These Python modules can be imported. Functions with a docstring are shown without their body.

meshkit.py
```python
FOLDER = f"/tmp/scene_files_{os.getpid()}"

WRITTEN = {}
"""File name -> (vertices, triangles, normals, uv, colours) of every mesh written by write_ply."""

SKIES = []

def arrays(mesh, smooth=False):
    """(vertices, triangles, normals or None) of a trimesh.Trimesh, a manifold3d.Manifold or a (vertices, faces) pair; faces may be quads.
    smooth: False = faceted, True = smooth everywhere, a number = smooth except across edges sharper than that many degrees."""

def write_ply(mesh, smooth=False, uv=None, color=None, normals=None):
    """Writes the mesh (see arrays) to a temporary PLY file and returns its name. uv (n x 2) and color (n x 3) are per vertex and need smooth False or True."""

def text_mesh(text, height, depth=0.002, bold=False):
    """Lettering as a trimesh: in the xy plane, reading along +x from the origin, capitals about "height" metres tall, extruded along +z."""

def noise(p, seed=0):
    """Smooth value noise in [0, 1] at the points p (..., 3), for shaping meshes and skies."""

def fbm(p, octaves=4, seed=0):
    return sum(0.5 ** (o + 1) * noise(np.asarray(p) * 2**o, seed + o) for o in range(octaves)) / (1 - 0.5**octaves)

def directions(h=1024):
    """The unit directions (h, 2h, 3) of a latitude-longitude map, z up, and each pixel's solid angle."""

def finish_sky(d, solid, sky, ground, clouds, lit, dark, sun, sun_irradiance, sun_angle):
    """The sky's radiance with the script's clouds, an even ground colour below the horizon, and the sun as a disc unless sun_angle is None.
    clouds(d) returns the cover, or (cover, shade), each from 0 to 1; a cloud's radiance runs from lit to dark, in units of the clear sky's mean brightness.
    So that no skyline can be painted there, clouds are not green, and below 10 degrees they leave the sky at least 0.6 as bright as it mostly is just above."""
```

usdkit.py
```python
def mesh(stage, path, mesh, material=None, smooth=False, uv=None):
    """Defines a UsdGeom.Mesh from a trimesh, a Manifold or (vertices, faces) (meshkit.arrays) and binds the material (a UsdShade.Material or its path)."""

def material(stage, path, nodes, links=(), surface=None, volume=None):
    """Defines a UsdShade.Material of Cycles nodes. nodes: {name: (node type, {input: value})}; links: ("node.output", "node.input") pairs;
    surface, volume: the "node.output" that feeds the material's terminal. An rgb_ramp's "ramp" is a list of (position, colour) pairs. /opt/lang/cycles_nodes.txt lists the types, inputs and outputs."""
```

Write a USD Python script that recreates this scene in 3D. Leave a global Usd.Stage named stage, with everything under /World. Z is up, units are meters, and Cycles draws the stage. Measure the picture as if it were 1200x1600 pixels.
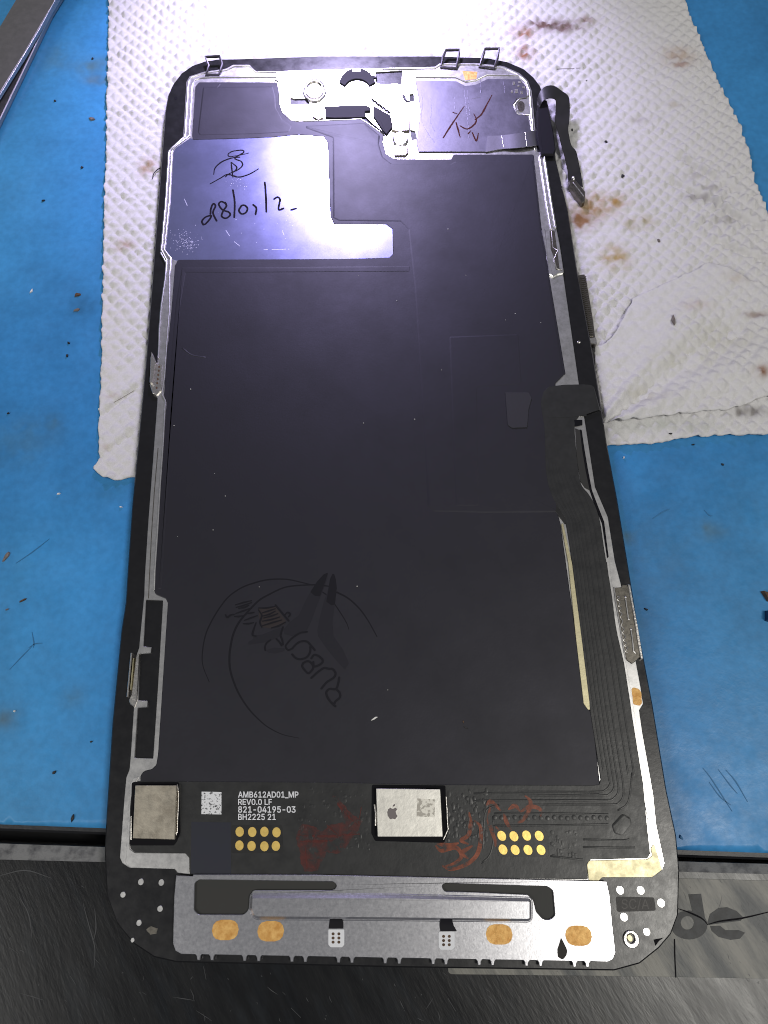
import math
import numpy as np
import trimesh
import mapbox_earcut
import meshkit
import usdkit
from pxr import Gf, Sdf, Usd, UsdGeom, UsdLux, UsdShade, Vt
from scipy.spatial import Delaunay
from scipy.spatial.transform import Rotation
from shapely.geometry import LineString, Point, Polygon
from shapely.ops import unary_union
import shapely

stage = Usd.Stage.CreateInMemory()
UsdGeom.SetStageUpAxis(stage, "Z")
UsdGeom.SetStageMetersPerUnit(stage, 1.0)
UsdGeom.Xform.Define(stage, "/World")
UsdGeom.Scope.Define(stage, "/World/Looks")
mm = 0.001
rng = np.random.default_rng(7)

# ------------------------------------------------------------------ camera
FPX, CX, CY = 1202.0, 600.0, 800.0
EYE = np.array([0.0002, -0.0546, 0.1030])
ROT = Rotation.from_rotvec([0.3592, 0.0012, -0.0316]).as_matrix()
EXPOSURE = 0.0
cam = UsdGeom.Camera.Define(stage, "/World/camera")
M = np.eye(4)
M[:3, :3] = ROT.T
M[3, :3] = EYE
cam.AddTransformOp().Set(Gf.Matrix4d(M.tolist()))
cam.CreateHorizontalApertureAttr(24.0)
cam.CreateVerticalApertureAttr(32.0)
cam.CreateFocalLengthAttr(24.0 * FPX / 1200.0)
cam.CreateClippingRangeAttr(Gf.Vec2f(0.005, 50.0))
cam.CreateExposureAttr(EXPOSURE)

# ------------------------------------------------------------------ lights: a close spot lamp behind the screen, a soft room lamp on the right, dim room light
def look_at(prim, pos, target):
    d = np.array(target, float) - np.array(pos, float)
    d /= np.linalg.norm(d)
    z = -d
    x = np.cross([0, 1, 0.01], z)
    x /= np.linalg.norm(x)
    y = np.cross(z, x)
    m = np.eye(4)
    m[0, :3], m[1, :3], m[2, :3], m[3, :3] = x, y, z, pos
    prim.AddTransformOp().Set(Gf.Matrix4d(m.tolist()))

LAMP_POS, LAMP_AIM = (-0.006, 0.116, 0.060), (-0.006, 0.078, 0.0)
lamp = UsdLux.SphereLight.Define(stage, "/World/spot_lamp")
lamp.CreateRadiusAttr(0.006)
lamp.CreateNormalizeAttr(True)
lamp.CreateIntensityAttr(0.25)
lamp.CreateColorAttr(Gf.Vec3f(0.66, 0.585, 1.0))
sh = UsdLux.ShapingAPI.Apply(lamp.GetPrim())
sh.CreateShapingConeAngleAttr(44.0)
sh.CreateShapingConeSoftnessAttr(1.0)
look_at(lamp, LAMP_POS, LAMP_AIM)

key = UsdLux.RectLight.Define(stage, "/World/room_lamp")
key.CreateWidthAttr(0.15)
key.CreateHeightAttr(0.15)
key.CreateNormalizeAttr(True)
key.CreateIntensityAttr(0.60)
key.CreateColorAttr(Gf.Vec3f(1.0, 0.97, 0.9))
look_at(key, (0.285, -0.165, 0.60), (0.02, -0.03, 0.0))

side = UsdLux.RectLight.Define(stage, "/World/added_left_fill")  # added fill that brightens the left side; no lamp is known there
side.CreateWidthAttr(0.2)
side.CreateHeightAttr(0.2)
side.CreateNormalizeAttr(True)
side.CreateIntensityAttr(0.24)
side.CreateColorAttr(Gf.Vec3f(1.0, 0.98, 0.93))
look_at(side, (-0.33, -0.20, 0.33), (-0.05, -0.02, 0.0))

dome = UsdLux.DomeLight.Define(stage, "/World/room_light")
dome.CreateIntensityAttr(1.0)
dm = usdkit.material(stage, "/World/Looks/room_air", {"b": ("background_shader", {"color": (0.93, 0.95, 1.0), "strength": 0.17})}, surface="b.background")
UsdShade.MaterialBindingAPI.Apply(dome.GetPrim()).Bind(dm)

# ------------------------------------------------------------------ helpers
def at(px, py, z):
    """The point of the level plane z seen at a place of the photograph (1200 x 1600)."""
    d = ROT @ np.array([(px - CX) / FPX, -(py - CY) / FPX, -1.0])
    return EYE + d * ((z - EYE[2]) / d[2])

def pl(pts, z):
    return [tuple(at(x, y, z)[:2]) for x, y in pts]

def crop(x0, y0, s, pts):
    """Places read in an enlargement."""
    return [(x0 + s * x, y0 + s * y) for x, y in pts]

def rounded(poly, r):
    if r <= 0:
        return poly
    g = poly.buffer(-r, quad_segs=3).buffer(2 * r, quad_segs=3).buffer(-r, quad_segs=3)
    if g.geom_type != "Polygon":
        g = max(g.geoms, key=lambda q: q.area)
    return g

def poly(pts, z, holes=(), r=0.0):
    g = Polygon(pl(pts, z), [pl(h, z) for h in holes])
    if not g.is_valid:
        g = g.buffer(0)
        if g.geom_type != "Polygon":
            g = max(g.geoms, key=lambda q: q.area)
    return rounded(g, r * mm)

def slab(g, z0, z1, ch=0.0, wide=None):
    """A closed plate over a shapely polygon with its top edge chamfered (metres)."""
    if g.geom_type != "Polygon":
        return trimesh.util.concatenate([slab(q, z0, z1, ch) for q in g.geoms if q.area > 1e-10])
    g = shapely.geometry.polygon.orient(g.simplify(1e-6), 1.0)
    rings = [np.array(g.exterior.coords)[:-1]] + [np.array(i.coords)[:-1] for i in g.interiors]
    v2 = np.vstack(rings)
    tri = mapbox_earcut.triangulate_float64(v2, np.cumsum([len(r) for r in rings]).astype(np.uint32)).reshape(-1, 3)
    a, b, c = v2[tri[:, 0]], v2[tri[:, 1]], v2[tri[:, 2]]
    flip = (b[:, 0] - a[:, 0]) * (c[:, 1] - a[:, 1]) - (b[:, 1] - a[:, 1]) * (c[:, 0] - a[:, 0]) < 0
    tri[flip] = tri[flip][:, ::-1]
    inset = []
    for r in rings:
        e = np.roll(r, -1, 0) - r
        n = np.stack([-e[:, 1], e[:, 0]], 1)
        n /= np.linalg.norm(n, axis=1, keepdims=True) + 1e-15
        m = n + np.roll(n, 1, 0)
        m /= np.maximum((m * n).sum(1, keepdims=True), 0.6)
        inset.append(r + m * (wide or ch))
    inset = np.vstack(inset)
    N = len(v2)
    levels = [np.c_[v2, np.full(N, z0)], np.c_[v2, np.full(N, z1 - ch)]]
    if ch > 0:
        levels.append(np.c_[inset, np.full(N, z1)])
    V = np.vstack(levels)
    F = [tri[:, ::-1], tri + N * (len(levels) - 1)]
    s = 0
    for r in rings:
        i = np.arange(len(r)) + s
        j = np.roll(np.arange(len(r)), -1) + s
        for l in range(len(levels) - 1):
            o, u = l * N, (l + 1) * N
            F += [np.c_[i + o, j + o, j + u], np.c_[i + o, j + u, i + u]]
        s += len(r)
    return trimesh.Trimesh(V, np.vstack(F), process=False)

def tube(p, r, sides=8, closed=False):
    p = np.asarray(p, float)
    if closed:
        p = np.vstack([p, p[:1]])
    t = np.gradient(p, axis=0)
    if closed:
        t[0] = t[-1] = p[1] - p[-2]
    t /= np.linalg.norm(t, axis=1, keepdims=True) + 1e-12
    a = np.cross(t, np.where(np.abs(t[:, 2:]) < 0.9, [0, 0, 1.0], [1.0, 0, 0]))
    a /= np.linalg.norm(a, axis=1, keepdims=True) + 1e-12
    b = np.cross(t, a)
    ang = np.arange(sides) * 2 * np.pi / sides
    rr = np.broadcast_to(r, (len(p),))[:, None, None]
    v = (p[:, None] + rr * (np.cos(ang)[None, :, None] * a[:, None] + np.sin(ang)[None, :, None] * b[:, None])).reshape(-1, 3)
    f = []
    for i in range(len(p) - 1):
        for k in range(sides):
            k2 = (k + 1) % sides
            f += [[i * sides + k, (i + 1) * sides + k2, i * sides + k2], [i * sides + k, (i + 1) * sides + k, (i + 1) * sides + k2]]
    if not closed:
        n = len(v)
        v = np.vstack([v, p[:1], p[-1:]])
        o = (len(p) - 1) * sides
        for k in range(sides):
            f += [[n, k, (k + 1) % sides], [n + 1, o + (k + 1) % sides, o + k]]
    m = trimesh.Trimesh(v, np.array(f), process=False)
    return m

def spline(p, n=6):
    """Catmull-Rom through the points."""
    p = np.asarray(p, float)
    q = np.vstack([2 * p[0] - p[1], p, 2 * p[-1] - p[-2]])
    out = []
    for i in range(1, len(q) - 2):
        for t in np.linspace(0, 1, n, endpoint=False):
            a, b, c, d = q[i - 1 : i + 3]
            out.append(0.5 * (2 * b + (c - a) * t + (2 * a - 5 * b + 4 * c - d) * t**2 + (3 * b - a - 3 * c + d) * t**3))
    return np.array(out + [p[-1]])

def path(pts, z, n=1):
    zs = np.broadcast_to(z, (len(pts),))
    p = np.array([at(x, y, q) for (x, y), q in zip(pts, zs)])
    return spline(p, n) if n > 1 else p

def bead(pts, z, r, sides=6, n=1):
    return tube(path(pts, z, n), r * mm, sides)

def ribbon(A, B, th):
    """A band between two edges, with thickness."""
    A, B = np.asarray(A), np.asarray(B)
    mid = (A + B) / 2
    t = np.gradient(mid, axis=0)
    nrm = np.cross(A - B, t)
    nrm /= np.linalg.norm(nrm, axis=1, keepdims=True) + 1e-12
    nrm *= np.where(nrm[:, 2:].mean() < 0, -1, 1)
    n = len(A)
    v = np.vstack([A, B, A - nrm * th, B - nrm * th])
    f = []
    for i in range(n - 1):
        q = lambda a, b: f.extend([[a + i, a + i + 1, b + i + 1], [a + i, b + i + 1, b + i]])
        q(0, n); q(3 * n, 2 * n); q(2 * n, 0); q(n, 3 * n)
    for i in (0, n - 1):
        f += [[i, n + i, 3 * n + i], [i, 3 * n + i, 2 * n + i]]
    m = trimesh.Trimesh(v, np.array(f), process=False)
    trimesh.repair.fix_normals(m)
    return m

def stroke_shape(pts, w, z, n=5):
    """A pen stroke as a polygon; w in millimetres (a number or a start/end pair)."""
    p = path(pts, z)[:, :2]
    if n > 1 and len(p) > 2:
        p = spline(p, n)
    ws = np.interp(np.linspace(0, 1, len(p)), np.linspace(0, 1, len(np.atleast_1d(w))), np.atleast_1d(w)) * mm / 2
    parts = []
    for i in range(len(p) - 1):
        parts.append(unary_union([Point(p[i]).buffer(ws[i], quad_segs=3), Point(p[i + 1]).buffer(ws[i + 1], quad_segs=3)]).convex_hull)
    return unary_union(parts).simplify(8e-6)

def strokes(list_of, w, z, th=0.012):
    g = unary_union([stroke_shape(s, w, z) for s in list_of])
    return slab(g, z, z + th * mm)

def ellipse(px, py, rx, ry, z, n=20, rot=0.0):
    a = np.linspace(0, 2 * np.pi, n, endpoint=False)
    c, s = math.cos(rot), math.sin(rot)
    return [(px + rx * math.cos(t) * c - ry * math.sin(t) * s, py + rx * math.cos(t) * s + ry * math.sin(t) * c) for t in a]

used = {}
def fresh(parent, name):
    k = (parent, name)
    used[k] = used.get(k, -1) + 1
    return f"{parent}/{name}" + (f"_{used[k]:03d}" if used[k] else "")

def tag(prim, label=None, cat=None, group=None, kind=None):
    for k, v in (("label", label), ("category", cat), ("group", group), ("kind", kind)):
        if v:
            prim.SetCustomDataByKey(k, v)
    return prim

def obj(name, m, mat, parent="/World", smooth=25, **t):
    p = fresh(parent, name)
    prim = usdkit.mesh(stage, p, m, mat, smooth=smooth).GetPrim()
    tag(prim, **t)
    return p

def thing(name, loc, label, cat, group=None):
    p = fresh("/World", name)
    tag(UsdGeom.Xform.Define(stage, p).GetPrim(), label, cat, group)
    return p

# ------------------------------------------------------------------ materials
def look(name, color, rough=0.5, metal=0.0, var=0.0, vscale=300.0, bump=None, rvar=0.0, rscale=200.0, spec=0.5, stint=(1, 1, 1), coat=0.0, coat_r=0.15, coat_t=(1, 1, 1), turn=0.0, stretch=(1, 1, 1), color2=None, tint=None, sheen=0.0, ramp=(0.35, 0.65), bump2=None, aniso=0.0):
    """A principled surface with noise in its colour, roughness and relief. bump: (noise scale per metre, depth in mm)."""
    n = {"geo": ("geometry", {}), "map": ("mapping", {"scale": stretch}), "p": ("principled_bsdf", {"base_color": color, "roughness": rough, "metallic": metal, "specular_ior_level": spec, "specular_tint": stint, "coat_weight": coat, "coat_roughness": coat_r, "coat_tint": coat_t})}
    l = [("geo.position", "map.vector")]
    if turn:
        n["turn"] = ("mapping", {"rotation": (0.0, 0.0, turn)})
        l = [("geo.position", "turn.vector"), ("turn.vector", "map.vector")]
    base = None
    if var or color2 is not None:
        c2 = color2 if color2 is not None else tuple(c * (1 - var) for c in color)
        n["nz"] = ("noise_texture", {"scale": vscale, "detail": 5.0, "roughness": 0.6})
        n["rmp"] = ("rgb_ramp", {"ramp": [(0.0, color), (ramp[0], color), (ramp[1], c2), (1.0, c2)]})
        l += [("map.vector", "nz.vector"), ("nz.fac", "rmp.fac")]
        base = "rmp.color"
    if tint:
        n["att"] = ("attribute", {"attribute": tint})
        n["mul"] = ("mix_color", {"blend_type": "multiply", "fac": 1.0, "a": color})
        l += [("att.color", "mul.b")]
        if base:
            l += [(base, "mul.a")]
        base = "mul.result"
    if base:
        l.append((base, "p.base_color"))
    if rvar:
        n["rn"] = ("noise_texture", {"scale": rscale, "detail": 6.0, "roughness": 0.65})
        n["rm"] = ("map_range", {"from_min": 0.3, "from_max": 0.7, "to_min": max(rough - rvar, 0.03), "to_max": min(rough + rvar, 1.0)})
        l += [("map.vector", "rn.vector"), ("rn.fac", "rm.value"), ("rm.result", "p.roughness")]
    if bump:
        n["bn"] = ("noise_texture", {"scale": bump[0], "detail": 4.0, "roughness": 0.6})
        n["bp"] = ("bump", {"strength": 1.0, "distance": bump[1] * mm})
        l += [("map.vector", "bn.vector"), ("bn.fac", "bp.height"), ("bp.normal", "p.normal")]
        if bump2:
            n["bn2"] = ("noise_texture", {"scale": bump2[0], "detail": 2.0})
            n["bp2"] = ("bump", {"strength": 1.0, "distance": bump2[1] * mm})
            l += [("geo.position", "bn2.vector"), ("bn2.fac", "bp2.height"), ("bp2.normal", "bp.normal")]
    return usdkit.material(stage, f"/World/Looks/{name}", n, l, surface="p.BSDF")

K = {}
K["table"] = look("dark_table", (0.02, 0.02, 0.022), 0.6)
K["mat"] = look("blue_silicone", (0.043, 0.248, 0.56), 0.42, tint="stain", var=0.14, vscale=900.0, bump=(1400.0, 0.025), rvar=0.12, rscale=250.0, spec=0.4)
K["rubber"] = look("black_rubber", (0.012, 0.012, 0.014), 0.45, bump=(900.0, 0.05))
K["towel"] = look("paper_towel", (0.64, 0.63, 0.635), 0.9, tint="stain", var=0.06, vscale=2500.0, bump=(3500.0, 0.05), spec=0.2)
K["board"] = look("scratched_black_plastic", (0.0025, 0.003, 0.0042), 0.31, spec=0.36, color2=(0.007, 0.009, 0.012), vscale=700.0, stretch=(1.0, 0.22, 1.0), turn=-0.5, bump=(2200.0, 0.02), rvar=0.05, rscale=500.0, ramp=(0.5, 0.75))
K["worn_lit_edge"] = look("worn_lit_board_edge", (0.20, 0.20, 0.20), 0.45, color2=(0.05, 0.05, 0.055), vscale=500.0, bump=(2500.0, 0.06), ramp=(0.45, 0.7))  # pale tone paints the light caught on the worn back edge
K["strip"] = look("worn_print_on_glare", (0.17, 0.165, 0.145), 0.45, color2=(0.035, 0.04, 0.043), vscale=330.0, stretch=(1.0, 0.2, 1.0), turn=-0.5, bump=(2200.0, 0.05), ramp=(0.42, 0.62))  # pale grey paints glare on the glossy black board, around worn print
K["letter"] = look("worn_dark_print", (0.018, 0.019, 0.02), 0.55, bump=(2500.0, 0.04), color2=(0.04, 0.042, 0.045), vscale=900.0)
K["glass"] = look("black_bezel", (0.008, 0.008, 0.0095), 0.30, rvar=0.06, rscale=600.0, bump=(2500.0, 0.008))
K["steel"] = look("stamped_steel", (0.74, 0.73, 0.72), 0.34, 1.0, rvar=0.05, rscale=900.0, bump=(1200.0, 0.006), var=0.05, vscale=500.0)
K["steel_warm"] = look("warm_plated_steel", (0.60, 0.55, 0.36), 0.48, 1.0, rvar=0.08, rscale=900.0, bump=(2500.0, 0.012), var=0.1, vscale=800.0)
K["clip"] = look("bright_clip_steel", (0.80, 0.77, 0.73), 0.3, 1.0, rvar=0.12, rscale=2500.0, bump=(3500.0, 0.03), var=0.25, vscale=2500.0)
K["dark_metal"] = look("dark_clip_metal", (0.20, 0.185, 0.16), 0.35, 1.0, rvar=0.08, rscale=2500.0, bump=(1500.0, 0.015))
K["loop_metal"] = look("dark_loop_wire", (0.09, 0.085, 0.095), 0.4, 0.8)
K["film"] = look("blue_metal_film", (0.50, 0.52, 0.95), 0.235, 1.0, rvar=0.02, rscale=150.0, bump=(60.0, 0.012))
K["scuff"] = look("scuffed_film", (0.62, 0.62, 0.72), 0.6, 0.9, bump=(2600.0, 0.03))
K["sheet"] = look("graphite_sheet", (0.0022, 0.0022, 0.0028), 0.66, spec=0.5, coat=0.42, coat_r=0.45, coat_t=(0.9, 0.88, 1.0), stint=(0.84, 0.83, 1.0), var=0.12, vscale=500.0, bump=(240.0, 0.05), bump2=(3200.0, 0.012), rvar=0.09, rscale=110.0)
K["sheet_mark"] = look("dark_imprint", (0.0018, 0.0018, 0.0022), 0.62, spec=0.36, stint=(0.84, 0.83, 1.0), bump=(2500.0, 0.02))
K["sheet_mark_light"] = look("faint_imprint", (0.002, 0.002, 0.0024), 0.64, spec=0.55, stint=(0.84, 0.83, 1.0), bump=(2500.0, 0.02))
K["sheet_mark_brown"] = look("brownish_imprint", (0.022, 0.016, 0.017), 0.5, spec=0.4, bump=(2500.0, 0.02))
K["patch"] = look("grey_patch", (0.008, 0.008, 0.009), 0.66, spec=0.75, stint=(0.88, 0.87, 1.0), bump=(2500.0, 0.02))
K["flex"] = look("black_flex", (0.0135, 0.0135, 0.0135), 0.40, bump=(500.0, 0.02), bump2=(3000.0, 0.005), rvar=0.07, rscale=400.0)
K["flex_board"] = look("black_circuit_film", (0.019, 0.0195, 0.020), 0.40, bump=(500.0, 0.03), bump2=(2500.0, 0.008), rvar=0.08, rscale=500.0)
K["blue_label"] = look("dark_blue_label", (0.008, 0.010, 0.022), 0.5)
K["cavity"] = look("dark_cavity", (0.004, 0.004, 0.006), 0.75, spec=0.15)
K["window"] = look("dark_grey_window", (0.018, 0.018, 0.016), 0.6, bump=(2500.0, 0.01))
K["can"] = look("shield_can", (0.50, 0.455, 0.375), 0.42, 1.0, color2=(0.36, 0.32, 0.26), vscale=550.0, rvar=0.08, rscale=600.0, bump=(1500.0, 0.02), ramp=(0.45, 0.7))
K["can_pale"] = look("pale_shield_can", (0.82, 0.80, 0.74), 0.45, 1.0, var=0.12, vscale=700.0, rvar=0.06, rscale=600.0, bump=(1500.0, 0.02))
K["etch"] = look("etched_mark", (0.20, 0.18, 0.18), 0.6, 1.0)
K["bezel_patch"] = look("dull_bezel_patch", (0.010, 0.008, 0.008), 0.45, spec=0.35, bump=(2500.0, 0.02))
K["etch_dark"] = look("dark_embossing", (0.05, 0.045, 0.042), 0.5)
K["etch_pale"] = look("pale_etching", (0.42, 0.40, 0.36), 0.6, 1.0, color2=(0.72, 0.70, 0.64), vscale=2400.0, ramp=(0.47, 0.53))
K["gold"] = look("gold_pad", (0.95, 0.68, 0.20), 0.4, 0.7, var=0.15, vscale=1500.0, bump=(1500.0, 0.02))
K["copper_gold"] = look("matte_gold_pad", (0.76, 0.46, 0.15), 0.5, 0.3, color2=(0.55, 0.27, 0.06), vscale=1300.0, bump=(1500.0, 0.08))
K["print"] = look("white_print", (0.72, 0.73, 0.76), 0.6)
K["code_print"] = look("speckled_white_print", (0.72, 0.73, 0.75), 0.6, color2=(0.05, 0.05, 0.055), vscale=4200.0, ramp=(0.55, 0.60))
K["ink"] = look("black_marker_ink", (0.006, 0.004, 0.010), 0.7, spec=0.1)
K["brown_ink"] = look("brown_marker_ink", (0.05, 0.012, 0.009), 0.7, spec=0.1)
K["foil"] = look("grey_foil", (0.17, 0.165, 0.20), 0.45, 1.0, bump=(200.0, 0.04), rvar=0.06, rscale=300.0)
K["tape"] = look("silver_tape", (0.30, 0.29, 0.34), 0.36, 1.0, bump=(300.0, 0.02))
K["plate"] = look("brushed_bottom_plate", (0.63, 0.625, 0.655), 0.28, 1.0, rvar=0.03, rscale=2500.0, bump=(5000.0, 0.006), var=0.06, vscale=3500.0)
K["burn"] = look("burnt_spot", (0.016, 0.013, 0.010), 0.7, bump=(2000.0, 0.05))
K["tool"] = look("tweezer_steel", (0.42, 0.40, 0.41), 0.5, 1.0, rvar=0.06, rscale=900.0, bump=(2200.0, 0.01))
K["tool_edge"] = look("tweezer_edge", (0.75, 0.74, 0.74), 0.3, 1.0)
K["black_part"] = look("black_plastic_part", (0.006, 0.0055, 0.009), 0.6, bump=(1500.0, 0.02), spec=0.2)
K["crumb_dark"] = look("dark_crumb", (0.012, 0.012, 0.014), 0.6, bump=(2000.0, 0.1))
K["crumb_brown"] = look("brown_crumb", (0.10, 0.055, 0.028), 0.7, bump=(2000.0, 0.1), var=0.4, vscale=1500.0)
K["crumb_grey"] = look("grey_chip", (0.20, 0.17, 0.16), 0.5, bump=(2000.0, 0.1), var=0.4, vscale=1500.0)
K["crumb_white"] = look("white_fleck", (0.75, 0.74, 0.70), 0.6, bump=(2000.0, 0.1))
K["scratch"] = look("mat_scratch", (0.022, 0.14, 0.31), 0.6)
K["faint_scratch"] = look("faint_board_scratch", (0.040, 0.042, 0.045), 0.5)
K["sponge"] = look("navy_plastic", (0.006, 0.02, 0.07), 0.35)

def flux_look(name, col, most):
    n = {"geo": ("geometry", {}), "nz": ("noise_texture", {"scale": 900.0, "detail": 4.0, "roughness": 0.6, "distortion": 0.6}),
         "cut": ("map_range", {"from_min": 0.36, "from_max": 0.66, "to_min": 0.0, "to_max": most, "clamp": True}),
         "p": ("principled_bsdf", {"base_color": col, "roughness": 0.4}), "t": ("transparent_bsdf", {}), "m": ("mix_closure", {})}
    l = [("geo.position", "nz.vector"), ("nz.fac", "cut.value"), ("cut.result", "m.fac"), ("t.BSDF", "m.closure1"), ("p.BSDF", "m.closure2")]
    return usdkit.material(stage, f"/World/Looks/{name}", n, l, surface="m.closure")
K["flux"] = flux_look("flux_residue", (0.30, 0.075, 0.032), 0.8)
K["flux_dim"] = flux_look("dim_flux_residue", (0.14, 0.028, 0.022), 0.55)

# ------------------------------------------------------------------ the setting: table, board at the front, blue mat
Z_MAT, Z_TABLE = -3.1 * mm, -12 * mm
Z_BOARD = -3.6 * mm
tb = trimesh.creation.box([0.9, 0.9, 0.02]); tb.apply_translation([0, 0, Z_TABLE - 0.01])
obj("table", tb, K["table"], label="dark table top under the mat and the black board", cat="table", kind="structure", smooth=False)

def field(p2, seed, scale, octaves=4):
    return meshkit.fbm(np.c_[np.asarray(p2) * scale, np.zeros(len(p2)) + seed * 3.7], octaves, seed)

def sheet_mesh(g, step, edge_step, height, skirt, seed=0):
    """An uneven sheet over a polygon: height(xy) gives z; its rim drops by skirt."""
    ext = g.exterior
    rim = np.array([ext.interpolate(t).coords[0] for t in np.arange(0, ext.length, edge_step)])
    x0, y0, x1, y1 = g.bounds
    gx, gy = np.meshgrid(np.arange(x0, x1, step), np.arange(y0, y1, step))
    q = np.c_[gx.ravel(), gy.ravel()]
    q += np.random.default_rng(seed).uniform(-0.12, 0.12, q.shape) * step
    inner = g.buffer(-step * 0.4)
    q = q[shapely.contains_xy(inner, q[:, 0], q[:, 1])]
    p = np.vstack([rim, q])
    tri = Delaunay(p).simplices
    c = p[tri].mean(1)
    tri = tri[shapely.contains_xy(g.buffer(1e-6), c[:, 0], c[:, 1])]
    a, b, cc = p[tri[:, 0]], p[tri[:, 1]], p[tri[:, 2]]
    neg = (b[:, 0] - a[:, 0]) * (cc[:, 1] - a[:, 1]) - (b[:, 1] - a[:, 1]) * (cc[:, 0] - a[:, 0]) < 0
    tri[neg] = tri[neg][:, ::-1]
    v = np.c_[p, height(p)]
    n, k = len(v), len(rim)
    low = v[:k].copy(); low[:, 2] -= skirt
    v = np.vstack([v, low])
    i = np.arange(k); j = np.roll(i, -1)
    f = np.vstack([tri, np.c_[i, n + i, n + j], np.c_[i, n + j, j]])
    m = trimesh.Trimesh(v, f, process=False)
    if m.face_normals[len(tri):].size and Polygon(rim).exterior.is_ccw is False:
        m.faces[len(tri):] = m.faces[len(tri):][:, ::-1]
    return m

def stain_and_shade(path_, m, spots, z, base=None):
    """A vertex colour of stains and painted shade; spots: (px, py, radius mm x, radius mm y, colour, strength, seed)."""
    v = np.asarray(m.vertices)
    c = np.ones((len(v), 3)) if base is None else base
    for k, (px, py, rx, ry, col, s) in enumerate(spots):
        o = at(px, py, z)[:2]
        d = (v[:, :2] - o) / (np.array([rx, ry]) * mm)
        w = np.exp(-np.clip((d**2).sum(1), 0, 30))
        nz = field(v[:, :2], 11 + k, 900.0, 4)
        w = np.clip(w * (0.25 + 3.0 * np.clip(nz - 0.32, 0, 1)), 0, 1) * s
        c = c * (1 - w[:, None]) + c * np.array(col) * w[:, None]
    pv = UsdGeom.PrimvarsAPI(stage.GetPrimAtPath(path_)).CreatePrimvar("stain", Sdf.ValueTypeNames.Color3fArray, "vertex")
    pv.Set(Vt.Vec3fArray.FromNumpy(c.astype(np.float32)))

mat_thing = thing("repair_mat", None, "blue silicone repair mat with black backing under the phone screen", "mat")
mp = [(-260, 1279), (0, 1288), (161, 1294), (600, 1312), (1060, 1328), (1200, 1333), (1500, 1343), (1700, -300), (-700, -300)]
g = poly(mp, Z_MAT)
mm_ = sheet_mesh(g, 0.9 * mm, 0.8 * mm, lambda p: Z_MAT + 0.05 * mm * (field(p, 3, 60.0, 3) - 0.5) - np.clip(0.5 * mm - np.array([0]), 0, 0), 1.3 * mm, 5)
mpth = obj("silicone_sheet", mm_, K["mat"], mat_thing, smooth=True)
ws = field(np.asarray(mm_.vertices)[:, :2], 2, 45.0, 4)
wl = field(np.asarray(mm_.vertices)[:, :2], 4, 16.0, 3)
ws2 = field(np.asarray(mm_.vertices)[:, :2], 6, 260.0, 4)
base = np.clip(0.46 + 0.80 * ws + 0.30 * ws2, 0.5, 1.4)[:, None] * (1 + np.clip((wl - 0.5) * 3.0, -1, 1)[:, None] * np.array([0.35, 0.16, 0.0]))
olive, dark = (1.9, 0.72, 0.38), (0.45, 0.40, 0.36)
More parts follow.
